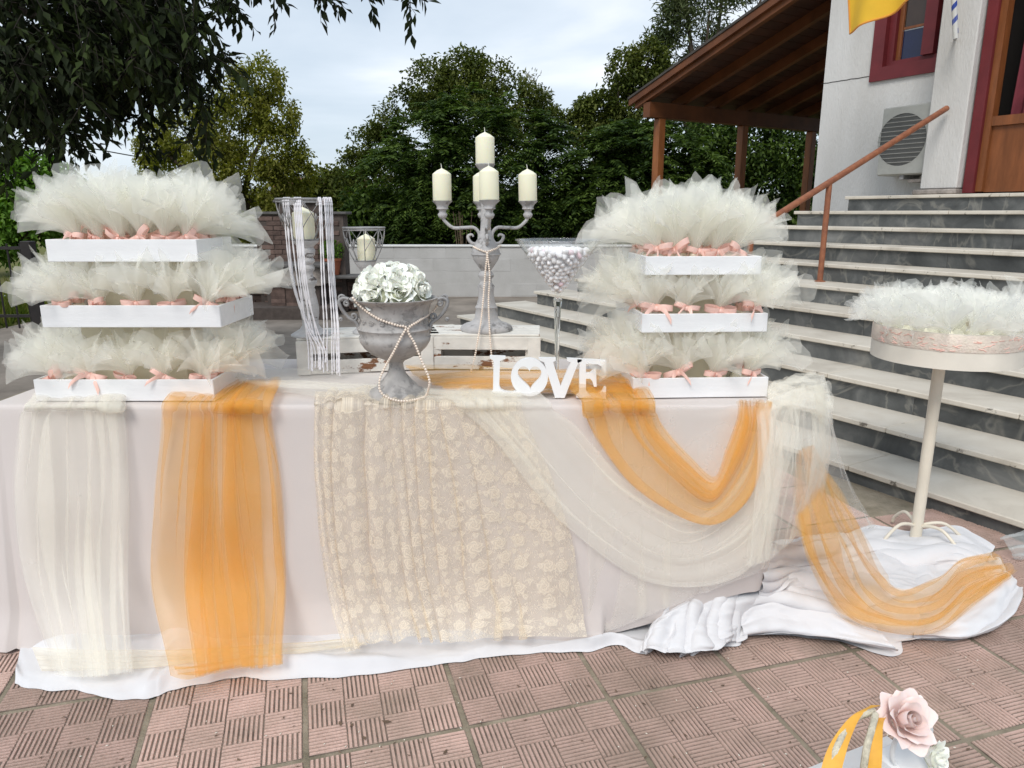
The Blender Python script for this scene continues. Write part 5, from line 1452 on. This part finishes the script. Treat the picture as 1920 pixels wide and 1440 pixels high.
arm2d = [(-79, 408), (-74, 416), (-60, 427), (-40, 427), (-22, 427), (-13, 436), (-12, 446), (-15, 455), (-23, 457), (-30, 452), (-33, 443), (-26, 440), (-23, 444)]
cup = [(5, 410), (8, 406), (9, 402), (6, 398), (7, 394), (11, 392), (10, 388), (12, 384), (18, 378), (18.5, 377), (16, 377.5)]
th0 = R(7)
arms = [(math.pi + th0, 'left'), (th0, 'right'), (-math.pi / 2 + th0, 'front'), (math.pi / 2 + th0, 'rear')]
for ang, word in arms:
    d = np.array([math.cos(ang), math.sin(ang), 0])
    pts = crom([d * (-x * SCc) + np.array([0, 0, zc_(y)]) for x, y in arm2d], 60)
    rad = [.0062] * 48 + list(np.linspace(.0060, .0035, 12))
    a_o = MB().tube(pts, rad, 8).build('arm', M['chalk'], cl, smooth=True)
    cc = d * (79 * SCc)
    MB().lathe([(a * SCc, zc_(b)) for a, b in cup], 24, cen=(cc[0], cc[1])).build('candle_cup', M['chalk'], a_o, auto=60)
    candle(CLO + cc + np.array([0, 0, zc_(377.3) + .001]), 17.0 * SCc, 57 * SCc, f'cream pillar candle on the {word} arm of the candelabra', tilt={'right': .03, 'front': .03}.get(word, 0))
candle(CLO + np.array([0, 0, prof[-1][1] + .0006]), 17.2 * SCc, 55 * SCc, 'cream pillar candle on top of the candelabra, the highest one')

# ---- wire basket candle holders
def wire_basket(parent, zt, zb_, rt, rb, squares=8):
    def P_(a, t):
        rr_ = rb + (rt - rb) * (1 - (1 - t) ** 1.9); return np.array([rr_ * math.cos(a), rr_ * math.sin(a), zb_ + (zt - zb_) * t])
    for t, r_ in ((1.0, .0036), (.93, .002), (.0, .003)):
        MB().tube([P_(a, t) for a in np.linspace(0, 2 * math.pi, 41)[:-1]], r_, 6, closed=True).build('ring', M['iron'], parent, smooth=True)
    for k in range(squares):
        a = 2 * math.pi * k / squares + .2
        MB().tube([P_(a, t) for t in np.linspace(0, 1, 12)], .0018, 5).build('upright_wire', M['iron'], parent, smooth=True)
        if k % 2 == 0:
            b2 = a + 2 * math.pi / squares
            MB().tube([P_(a + (b2 - a) * s, .30 + .7 * s) for s in np.linspace(0, 1, 10)], .0014, 5).build('cross_wire', M['iron'], parent, smooth=True)
            MB().tube([P_(b2 + (a - b2) * s, .30 + .7 * s) for s in np.linspace(0, 1, 10)], .0014, 5).build('cross_wire', M['iron'], parent, smooth=True)
    for a in (-1.95, -.45, 1.3, 2.9):     # small lily ornaments
        o = P_(a, .52); tq = np.array([-math.sin(a), math.cos(a), 0]); nn = np.array([math.cos(a), math.sin(a), 0]) * .003; up_ = np.array([0, 0, 1.0])
        m = MB()
        for sg in (-1, 1):
            m.tube([o + nn + tq * sg * x + up_ * z for x, z in crom([(.002, -.010, 0), (.003, .0, 0), (.010, .007, 0), (.014, .002, 0), (.011, -.003, 0)], 12)[:, :2]], .0018, 5)
        m.tube([o + nn + up_ * z for z in (-.014, 0, .010, .019)], [.0012, .003, .0045, .0008], 6)
        m.tube([o + nn + tq * x for x in (-.007, .007)], .0016, 5)
        m.build('lily_ornament', M['iron'], parent, smooth=True)
YH = 2.64; CXh = 582
h1 = empty('candle_holder', (aty(CXh, 600, YH)[0], YH, ZC), 0, 'tall turned candle holder with wire basket, hung with white bead strands', 'candle holder')
H1 = np.array(h1.location)
pr = px_profile(CXh, YH, [(37, 629), (37, 627), (30, 623), (20, 617), (15, 610), (15, 600), (17, 588), (17, 575), (15, 562), (12, 548), (13, 545), (11, 540), (17, 530), (17, 526), (11, 519), (10, 511), (14, 506), (14, 502), (11, 497), (15, 492), (15, 488), (12, 484), (16, 479), (17, 470), (14, 465), (18, 460), (24, 455), (25, 452)])
zz0 = pr[0][1]; pr = [(a, b - zz0 + .0005) for a, b in pr]
MB().lathe(pr, 30).build('turned_post', M['chalkwood'], h1, auto=55)
def zh(py): return aty(CXh, py, YH)[2] - zz0
SH = scale_at(YH, 1.3)
zt1, zb1 = zh(374), zh(452) + .001
wire_basket(h1, zt1, zb1 + .003, 48 * SH, 24 * SH)
candle(H1 + np.array([-.002, 0, zh(452) + .0025]), 20 * SH, 60 * SH, 'cream pillar candle in the bead-hung wire basket')
# bead strands over the rim
bs_ = empty('bead_garland', H1 + np.array([0, 0, zt1]), 0, 'bunches of thin white bead strands draped over the left wire basket', 'garland')
BO = np.array(bs_.location)
def strand(pxs, Y, r=.0026):
    pts = crom([aty(px, py, Y + dy) for px, py, dy in pxs], 90)
    m = MB(); m.tube([p - BO for p in pts], [r * (1 + .28 * math.sin(i * 2.1)) for i in range(90)], 6); m.build('strand', M['bead'], bs_, smooth=True)
Rb = 48 * SH
for k, (x0, dyr, xm, xe, ye) in enumerate([(531, -.02, 546, 598, 694), (535, -.03, 550, 590, 690), (538, -.04, 548, 604, 690), (541, -.05, 557, 585, 697), (551, -.08, 562, 578, 693), (554, -.085, 566, 596, 690), (557, -.088, 569, 609, 680), (560, -.09, 571, 583, 696), (563, -.09, 574, 600, 694), (598, -.088, 603, 606, 700), (601, -.085, 608, 613, 697), (611, -.06, 620, 631, 703), (614, -.05, 622, 626, 697), (618, -.03, 625, 634, 700), (621, -.02, 627, 636, 706), (608, -.07, 617, 622, 702)]):
    strand([(582 + (x0 - 582) * .72, 384, dyr * .5), (582 + (x0 - 582) * .92, 372.5, dyr * .9), (x0, 374, dyr), (x0 + 2, 400, dyr - .008), (xm, 520, dyr - .02), ((xm + xe) / 2 + 3, 610, -.115), (xe, 655, -.125), (xe + 1, ye, -.135)], YH)
# second holder behind the urn
YH2 = 2.70; CX2 = 690
h2 = empty('candle_holder', (aty(CX2, 600, YH2)[0], YH2, ZC), 0, 'wire basket candle holder behind the white roses in the urn', 'candle holder')
H2 = np.array(h2.location); z2 = lambda py: aty(CX2, py, YH2)[2] - ZC
S2 = scale_at(YH2, 1.2)
MB().lathe([(30 * S2, .0005), (30 * S2, .006), (20 * S2, .02), (9 * S2, .04), (7 * S2, z2(560)), (12 * S2, z2(545)), (7 * S2, z2(530)), (6 * S2, z2(512)), (13 * S2, z2(502)), (19 * S2, z2(494)), (20 * S2, z2(490))], 24).build('turned_post', M['chalkwood'], h2, auto=55)
wire_basket(h2, z2(427), z2(490) + .003, 38 * S2, 20 * S2)
candle(H2 + np.array([.006, 0, z2(490) + .001]), 16.5 * S2, 50 * S2, 'cream pillar candle in the wire basket behind the roses', wick=.02)

# ---- urn with roses
YU = 2.245; CXu = 745
ur = empty('urn', (aty(CXu, 740, YU)[0], YU, TZ + .004), 0, 'grey zinc pedestal urn with scrolled handles holding white roses', 'urn')
UO = np.array(ur.location); SU = scale_at(YU, 1.0)
up_ = px_profile(CXu, YU, [(52, 746), (52, 738), (50, 733), (40, 728), (36, 722), (26, 712), (18, 702), (14, 692), (13, 682), (17, 677), (30, 671), (46, 663), (58, 652), (65, 641), (67, 632), (65, 630), (66, 620), (69, 616), (65, 611), (63, 600), (65, 585), (69, 572), (75, 566), (80, 563), (82, 560), (79, 559.5), (70, 566), (62, 585)])
uz0 = up_[0][1]; up_ = [(a, b - uz0 + .0005) for a, b in up_]
URN_PROF = up_
MB().lathe(up_, 48, cap=True).build('urn_body', M['urn'], ur, auto=60)
uz = lambda py: aty(CXu, py, YU)[2] - uz0
for k in range(18):     # embossed scallops round the collar
    a = 2 * math.pi * k / 18; c_ = 65.0 * SU
    o = np.array([c_ * math.cos(a), c_ * math.sin(a), uz(600)]); tq = np.array([-math.sin(a), math.cos(a), 0]); nn = np.array([math.cos(a), math.sin(a), 0]) * .0008
    MB().tube([o + nn + tq * .014 * (1 - q * .8) * math.cos(q * 9) + np.array([0, 0, .009 * (1 - q * .8) * math.sin(q * 9)]) for q in np.linspace(0, 1, 22)], .0013, 5).build('scroll_relief', M['urn'], ur, smooth=True)
for sg in (-1, 1):
    hp = [(62, 626), (66, 618), (70, 606), (84, 596), (96, 580), (100, 566), (92, 560), (82, 562)]
    m = MB().tube([(sg * a * SU, -.01, uz(b)) for a, b in crom([(a, b, 0) for a, b in hp], 40)[:, :2]], .006, 8)
    ho = m.build('handle', M['iron'], ur, smooth=True)
    for cx_, cy_, r0, tn, st in ((74, 594, 8, 1.3, 0), (95, 560, 7, 1.3, 2.6), (86, 570, 6, 1.2, 4.0), (99, 599, 3, 1.0, 1.0)):
        pts = [(sg * (cx_ + r0 * (1 - q * .75) * math.cos(st + q * tn * 6.28)) * SU, -.01, uz(cy_ + r0 * (1 - q * .75) * math.sin(st + q * tn * 6.28))) for q in np.linspace(0, 1, 30)]
        MB().tube(pts, list(np.linspace(.0035, .005, 30)), 7).build('scroll', M['iron'], ho, smooth=True)
def petal(r, h, w, curl, seed):
    rr_ = np.random.default_rng(seed); p1 = rr_.uniform(0, 6.28); G = []
    for v in np.linspace(0, 1, 9):
        row = []
        for u in np.linspace(-1, 1, 9):
            wd = w * math.sin(math.pi * min(1, .18 + .62 * v)) * (1.0 if v < .8 else 1 - (v - .8) * 1.2 * abs(u) ** 2)
            a = u * wd
            rad = r * (.22 + .78 * v ** .75) + curl * max(0, v - .62) ** 1.5 * (1.6 + .5 * math.sin(3 * u + p1)) + .05 * r * math.sin(u * 5 + p1) * v
            z = h * v * (1 - .10 * u * u * v) - curl * .75 * max(0, v - .72) ** 1.3
            row.append((rad * math.sin(a), -rad * math.cos(a), z))
        G.append(row)
    return np.array(G)
PET = {}
def rose_meshes(mat, key):
    PET[key] = []
    for ring, (r, h, w, curl, n) in enumerate(((.010, .040, 1.5, .002, 2), (.017, .041, 1.25, .006, 3), (.025, .039, 1.0, .012, 4), (.031, .032, .95, .020, 5))):
        PET[key].append(([MB().grid(petal(r, h, w, curl, 40 + ring * 7 + q)).mesh('petal', mat, smooth=True) for q in range(3)], n))
    m = MB()
    sp = []
    for q in np.linspace(0, 1, 50):
        a = q * 4.5 * math.pi; rr_ = .002 + .010 * q
        sp.append([(rr_ * math.cos(a) * k2, rr_ * math.sin(a) * k2, z) for k2, z in ((.8, .006), (1.0, .022), (.9, .042 - .006 * q))])
    m.grid(np.array(sp)); PET[key + 'core'] = m.mesh('rose_heart', mat, smooth=True)
rose_meshes(M['petal'], 'w'); rose_meshes(M['petal_pink'], 'p')
def rose(parent, loc, axis, scale, key='w', name='rose'):
    c = link(name, PET[key + 'core'], parent, loc); q = Vector(axis).to_track_quat('Z', 'Y'); c.rotation_mode = 'QUATERNION'
    c.rotation_quaternion = q @ Matrix.Rotation(random.uniform(0, 6.28), 3, 'Z').to_quaternion(); c.scale = (scale,) * 3
    for ring, (ms, n) in enumerate(PET[key]):
        for k in range(n):
            link('petal', random.choice(ms), c, (0, 0, -.002 * ring), (random.gauss(0, .06), random.gauss(0, .06), 2 * math.pi * k / n + ring * .7 + random.gauss(0, .12)))
    return c
zr = uz(561)
bq = empty('rose_bouquet', UO + np.array([0, 0, zr]), 0, 'dome of white foam roses filling the grey urn', 'flowers')
MB().lathe([(.075, -.02), (.11, .0), (.10, .03), (.07, .06), (.03, .075), (.001, .078)], 24).build('moss_ball', M['moss'], bq, smooth=True)
for (n_, el, rad_) in ((8, 4, .086), (6, 38, .086), (2, 72, .088)):
    for k in range(n_):
        a = 2 * math.pi * (k + .5 * (el > 20)) / n_ + .35 + random.gauss(0, .05); e_ = R(el + random.uniform(-5, 5))
        ax = np.array([math.cos(a) * math.cos(e_), math.sin(a) * math.cos(e_), math.sin(e_) + .12])
        p = np.array([math.cos(a) * math.cos(e_) * rad_ * 1.02, math.sin(a) * math.cos(e_) * rad_ * 1.02, .018 + math.sin(e_) * rad_ * .72]) - ax * .026
        rose(bq, p, ax, random.uniform(1.45, 1.65))
# pearl strands
def pearls(name, label, path, r, org_parent=None):
    pts = crom(path, 900); L_ = np.concatenate([[0], np.cumsum(np.linalg.norm(np.diff(pts, axis=0), axis=1))])
    n = int(L_[-1] / (r * 2.02)); m = MB(); org = pts[0]
    sph = [(0.0008, -1), (.55, -.83), (.9, -.42), (1, 0), (.9, .42), (.55, .83), (.0008, 1)]
    for k in range(n):
        q = k / n * L_[-1]; i = int(np.searchsorted(L_, q)); i = min(max(i, 1), 899); f = (q - L_[i-1]) / (L_[i] - L_[i-1] + 1e-9)
        p = pts[i-1] * (1 - f) + pts[i] * f - org
        m.lathe([(a * r, p[2] + b * r) for a, b in sph], 9, cen=(p[0], p[1]), cap=False)
    return tag(m.build(name, M['pearl'], smooth=True, loc=org), label, 'pearls')
def urn_r(py):
    z = uz(py); zs = [b for a, b in URN_PROF[:25]]; rs_ = [a for a, b in URN_PROF[:25]]
    return float(np.interp(z, zs, rs_))
def on_urn(px, py, ex=.006):
    zs = [b for a, b in URN_PROF[:25]]; rs_ = [a for a, b in URN_PROF[:25]]; best = None
    for Y in np.linspace(YU - .22, YU + .02, 160):          # first point of the sight line that touches the urn
        p = aty(px, py, Y); rad = math.hypot(p[0] - UO[0], p[1] - UO[1]); gap = rad - float(np.interp(p[2] - UO[2], zs, rs_)) - ex
        if gap <= 0: return p
        if best is None or gap < best[0]: best = (gap, p)
    return best[1]
pearls('pearl_strand', 'blush pearl strand crossed over the front of the urn and looping to the cloth',
       [on_urn(662, 559), on_urn(680, 578), on_urn(710, 598), on_urn(745, 610), on_urn(761, 614), on_urn(752, 632, .010), on_urn(738, 660, .012)] +
       [aty(px, py, YU - .09 - k * .004) for k, (px, py) in enumerate([(722, 688), (712, 712), (713, 733), (728, 746)])] + [atz(px, py, TZ + .020) for px, py in [(752, 752), (780, 749), (798, 742)]] +
       [aty(805, 722, YU - .10), aty(803, 705, YU - .10), aty(790, 675, YU - .10)] + [on_urn(778, 645, .012), on_urn(765, 618, .008), on_urn(785, 602), on_urn(810, 585), on_urn(826, 562)], .0042)
cr_ = lambda px, py, ex: aty(px, py, YC - ex)
pearls('pearl_strand', 'blush pearl strand hung round the candelabra bulb and down the right crate',
       [cr_(888, 463, .02), cr_(896, 467, .045), cr_(906, 471, .058), cr_(913, 476, .06), cr_(910, 510, .058), cr_(906, 560, .06), cr_(902, 600, .095), cr_(897, 630, .125), cr_(890, 670, .135), cr_(880, 705, .14), cr_(870, 722, .15)], .0040)
pearls('pearl_strand', 'blush pearl strand falling straight from the candelabra to the letter L',
       [cr_(938, 461, .02), cr_(930, 466, .045), cr_(920, 470, .058), cr_(914, 476, .064), cr_(918, 515, .06), cr_(916, 560, .06), cr_(917, 600, .095), cr_(919, 635, .125), cr_(922, 670, .13), cr_(926, 690, .135)], .0040)

# ---- martini vase of sugared almonds
YV = 2.29; CXv = 1043
mv = empty('martini_vase', (aty(CXv, 740, YV)[0], YV, TZ + .005), 0, 'tall clear glass martini vase holding sugared almonds behind the letters', 'vase')
VO = np.array(mv.location); SV = scale_at(YV, 1.1); vz = lambda py: aty(CXv, py, YV)[2] - VO[2]
rim_z, apex_z, rim_r = vz(450), vz(556), 79 * SV
MB().lathe([(.006, apex_z - .004), (.010, apex_z + .006), (rim_r, rim_z), (rim_r - .0035, rim_z + .001), (.007, apex_z + .010), (.001, apex_z + .006)], 64, cap=False).build('glass_bowl', M['glass'], mv, smooth=True)
MB().tube([(rim_r * math.cos(a), rim_r * math.sin(a), rim_z + .001) for a in np.linspace(0, 2 * math.pi, 65)[:-1]], .0022, 6, closed=True).build('rim', M['glass'], mv, smooth=True)
MB().lathe(smooth_prof([(.004, .008), (.0065, .03), (.0065, .10), (.0075, apex_z * .5), (.0105, apex_z * .85), (.014, apex_z - .012), (.011, apex_z - .003), (.002, apex_z - .0008)], 40), 24).build('stem', M['glass2'], mv, smooth=True)
MB().lathe([(.062, 0), (.062, .003), (.04, .006), (.012, .009), (.0042, .012)], 40).build('foot', M['glass'], mv, smooth=True)
alm = MB()
for j in range(7):
    pass
al_prof = [(.0006, -.0112), (.0050, -.0094), (.0078, -.0046), (.0086, .0), (.0074, .0058), (.0044, .0096), (.0006, .0112)]
alm.lathe(al_prof, 10, cap=False)
am_w = alm.mesh('sugared_almond', M['candy'], smooth=True); am_p = alm.mesh('sugared_almond', M['candy_pink'], smooth=True)
slope_ = (rim_r - .010) / (rim_z - apex_z); ztop = vz(474); cnt = 0; placed = []
tries = 0
while cnt < 290 and tries < 60000:
    tries += 1
    if random.random() < .62:
        z = apex_z + .014 + (ztop - apex_z - .014) * random.random() ** .6
        r = .010 + slope_ * (z - apex_z) - .0135; a = random.uniform(math.pi * .95, math.pi * 2.05) if random.random() < .85 else random.uniform(0, 6.28)
    else:
        z = ztop + random.uniform(-.004, .010); r = (.010 + slope_ * (ztop - apex_z) - .014) * math.sqrt(random.random()); a = random.uniform(0, 6.28)
    if r < .002: r = .001
    p = np.array([r * math.cos(a), r * math.sin(a), z])
    if placed and min(np.linalg.norm(np.array(placed) - p, axis=1)) < .0138: continue
    placed.append(p); cnt += 1
    pk = random.random() < .07
    o = link('sugared_almond', am_p if pk else am_w, None, VO + p, (random.uniform(0, 3), random.uniform(0, 3), random.uniform(0, 3)))
    tag(o, 'pale pink sugared almond in the martini vase' if pk else 'white sugared almond in the martini vase', 'almond', 'pink sugared almonds' if pk else 'white sugared almonds')
MB().lathe([(.001, apex_z + .03), (.010 + slope_ * (ztop - apex_z - .01) * .72, ztop - .012), (.001, ztop - .010)], 24, cap=False).build('almond_fill', M['candy'], mv)

# ---- LOVE letters
YL = 2.238
def lz(x, y): 
    p = aty(860 + x / 4.0, 420 + y / 4.0, YL); return (p[0], p[2])
lv = empty('love_letters', (aty(1030, 748, YL)[0], YL, TZ + .004), 0, 'white joined wooden letters reading LOVE with a heart-shaped O', 'letters')
LO = np.array(lv.location); zmin = lz(600, 1318)[1]
def letter(poly):
    m = MB(); q = [(lz(x, y)[0] - LO[0], lz(x, y)[1] - zmin) for x, y in poly]; m.prism(q, -.009, .009); return m.build('letter', M['letters'], lv, fix=True)
letter([(233,1002),(352,1006),(350,1024),(326,1030),(310,1042),(305,1225),(318,1252),(350,1268),(400,1275),(436,1262),(462,1232),(470,1236),(470,1304),(240,1300),(240,1276),(258,1264),(262,1044),(254,1030),(236,1022)])['label'] = 'letter L'
hp = []
for t in np.linspace(0, 2 * math.pi, 60, endpoint=False):
    x = 16 * math.sin(t) ** 3; y = -(13 * math.cos(t) - 5 * math.cos(2*t) - 2 * math.cos(3*t) - math.cos(4*t)); hp.append((533 + x * 5.5 + y * .35, 1152 + y * 6.0))
m = MB(); V = []; F = []
for (x, y) in hp:
    a = math.atan2(y - 1160, x - 530); ox, oy = 530 + 138 * math.cos(a), 1161 + 142 * math.sin(a)
    for (qx, qy) in ((x, y), (ox, oy)):
        X, Z = lz(qx, qy)
        for yy in (-.0088, .0088): V.append((X - LO[0], yy, Z - zmin))
n = len(hp)
for k in range(n):
    a, b = 4 * k, 4 * ((k + 1) % n)
    F += [(a, a + 2, b + 2, b), (a + 1, b + 1, b + 3, a + 3), (a, b, b + 1, a + 1), (a + 2, a + 3, b + 3, b + 2)]
m.add(V, F); m.build('letter', M['letters'], lv, fix=True)['label'] = 'heart-shaped letter O'
letter([(600,1018),(728,1018),(726,1036),(706,1048),(764,1228),(838,1050),(812,1038),(810,1020),(922,1026),(920,1042),(894,1054),(792,1316),(722,1316),(640,1050),(612,1038)])['label'] = 'letter V'
letter([(888,1027),(1104,1034),(1102,1125),(1088,1128),(1072,1084),(1040,1064),(952,1062),(952,1130),(985,1130),(1005,1112),(1028,1096),(1032,1232),(1012,1232),(1000,1190),(985,1172),(952,1172),(952,1262),(980,1280),(1040,1282),(1076,1264),(1092,1235),(1104,1235),(1100,1322),(880,1314),(880,1294),(902,1282),(904,1058),(888,1050)])['label'] = 'letter E'

# ---- potted plant on the fountain bench
pp = empty('potted_plant', (ft.location.x + .84, ft.location.y - .02, .522), 0, 'small bushy green plant in a terracotta pot on the bench', 'plant')
pp.location.x = aty(624, 500, 10.38)[0]
MB().lathe([(.085, 0), (.12, .20), (.13, .20), (.13, .235), (.115, .235), (.11, .21), (.001, .21)], 20).build('pot', M['terracotta'], pp, auto=40)
n = 1500; U = rand_unit(n); P = np.array([0, 0, .34]) + U * (.17 * rng.random(n)[:, None] ** .4) * np.array([1, 1, .85])
V, F = leaf_quads(P, (U + rng.normal(scale=.5, size=U.shape) + np.array([0, 0, .3])) / 1.4, rng.uniform(.02, .045, n), rng.uniform(.012, .02, n))
link('foliage', raw_mesh('foliage', V, F, M['leaf_bush']), pp)

# ---- ribboned lantern at the bottom right, mostly below the frame
ln = empty('lantern', (.66, 1.02, 0), R(24), 'white lantern dressed with a blush rose and orange ribbons, bottom right', 'lantern')
MB().cbox((-.13, -.13, 0), (.13, .13, .03), .006).build('base', M['lantern'], ln)
for sx in (-1, 1):
    for sy in (-1, 1): MB().cbox((sx * .115 - .012, sy * .115 - .012, .03), (sx * .115 + .012, sy * .115 + .012, .36), .003).build('corner_post', M['lantern'], ln)
for a in range(4):
    g = MB().box((-.102, -.1165, .032), (.102, -.1145, .358)); g.build('pane', M['glass'], ln, rot=(0, 0, a * math.pi / 2))
MB().cbox((-.15, -.15, .36), (.15, .15, .385), .006).build('eave', M['lantern'], ln)
MB().add([(-.145, -.145, .385), (.145, -.145, .385), (.145, .145, .385), (-.145, .145, .385), (-.05, -.05, .455), (.05, -.05, .455), (.05, .05, .455), (-.05, .05, .455)], [(0,1,5,4),(1,2,6,5),(2,3,7,6),(3,0,4,7),(4,5,6,7)]).build('roof', M['lantern'], ln)
MB().cbox((-.04, -.04, .455), (.04, .04, .50), .006).build('vent', M['lantern'], ln)
MB().tube([(.045 * math.cos(a), 0, .53 + .045 * math.sin(a)) for a in np.linspace(0, 2 * math.pi, 25)[:-1]], .004, 7, closed=True).build('ring_handle', M['lantern'], ln, smooth=True)
rs = empty('lantern_rose', (.625, 1.01, .580), 0, 'blush foam rose tied to the top of the lantern', 'flower')
rose(rs, (0, -.005, .0), (.1, -.75, .75), 1.25, 'p', 'rose_head')
rose(rs, (.05, -.01, -.055), (.5, -.8, .1), .75, 'w', 'rose_head')
def ribbon(name, label, cat, pts, w, mat, side=(1, 0, 0)):
    P = crom(pts, 40); s = np.array(side, float); G = []
    for i, p in enumerate(P):
        tw = s * math.cos(.25 * math.sin(i * .2)) + np.array([0, 1, 0]) * .35 * math.sin(i * .16)
        G.append([p - tw * w / 2, p + np.array([0, -.002, .001]), p + tw * w / 2])
    return tag(MB().grid(np.array(G)).build(name, mat, smooth=True), label, cat)
ribbon('orange_ribbon', 'orange ribbon running down the left of the lantern top', 'ribbon', [aty(1648, 1322, 1.02), aty(1610, 1338, .99), aty(1582, 1378, .96), aty(1562, 1430, .93), aty(1548, 1500, .90)], .026, M['ribbon_o'])
ribbon('orange_ribbon', 'orange ribbon hanging below the blush rose', 'ribbon', [aty(1650, 1345, .99), aty(1645, 1370, .955), aty(1640, 1420, .93), aty(1632, 1500, .91)], .020, M['ribbon_o'])
for lab_, pts in (('cream cord beside the left orange ribbon on the lantern', [aty(1640, 1334, 1.0), aty(1600, 1350, .985), aty(1572, 1395, .95), aty(1552, 1450, .925), aty(1540, 1500, .90)]), ('cream cord between the two orange ribbons on the lantern', [aty(1642, 1340, .99), aty(1634, 1370, .955), aty(1624, 1410, .935), aty(1612, 1500, .91)])):
    tag(MB().tube(crom(pts, 30), .0055, 7).build('cord', M['twine'], smooth=True), lab_, 'cord')
# ---- scattered rice on the tiles
rc = MB()
for k in range(70):
    p = atz(random.uniform(150, 1900), random.uniform(1225, 1440), .0025); a = random.uniform(0, 6.28)
    if p[1] > 1.93 and p[0] < .6: continue
    d = np.array([math.cos(a), math.sin(a), 0]) * random.uniform(.002, .0042)
    rc.tube([p - d, p, p + d], [.0005, .0016, .0005], 5)
tag(rc.build('rice_grains', M['rice'], smooth=True), 'scattered white rice grains on the clay tiles', 'rice', kind='stuff')
# ---- dry leaf bits and grit on the tiles
gb = MB()
for k in range(150):
    p = atz(random.uniform(0, 1915), random.uniform(1215, 1440), .0015); a = random.uniform(0, 6.28); r_ = random.uniform(.0015, .005) * (2.2 if random.random() < .1 else 1)
    if p[1] > 1.90 and p[0] < .75: continue
    gb.add([p + np.array([r_ * math.cos(a + q) * w, r_ * math.sin(a + q) * w, z]) for q, w, z in ((0, 1.6, 0), (1.3, .6, .001), (2.9, 1.4, .002), (4.6, .7, .001))], [(0, 1, 2, 3)])
tag(gb.build('leaf_litter', M['stem']), 'tiny brown leaf bits and grit scattered on the tiles', 'litter', kind='stuff')
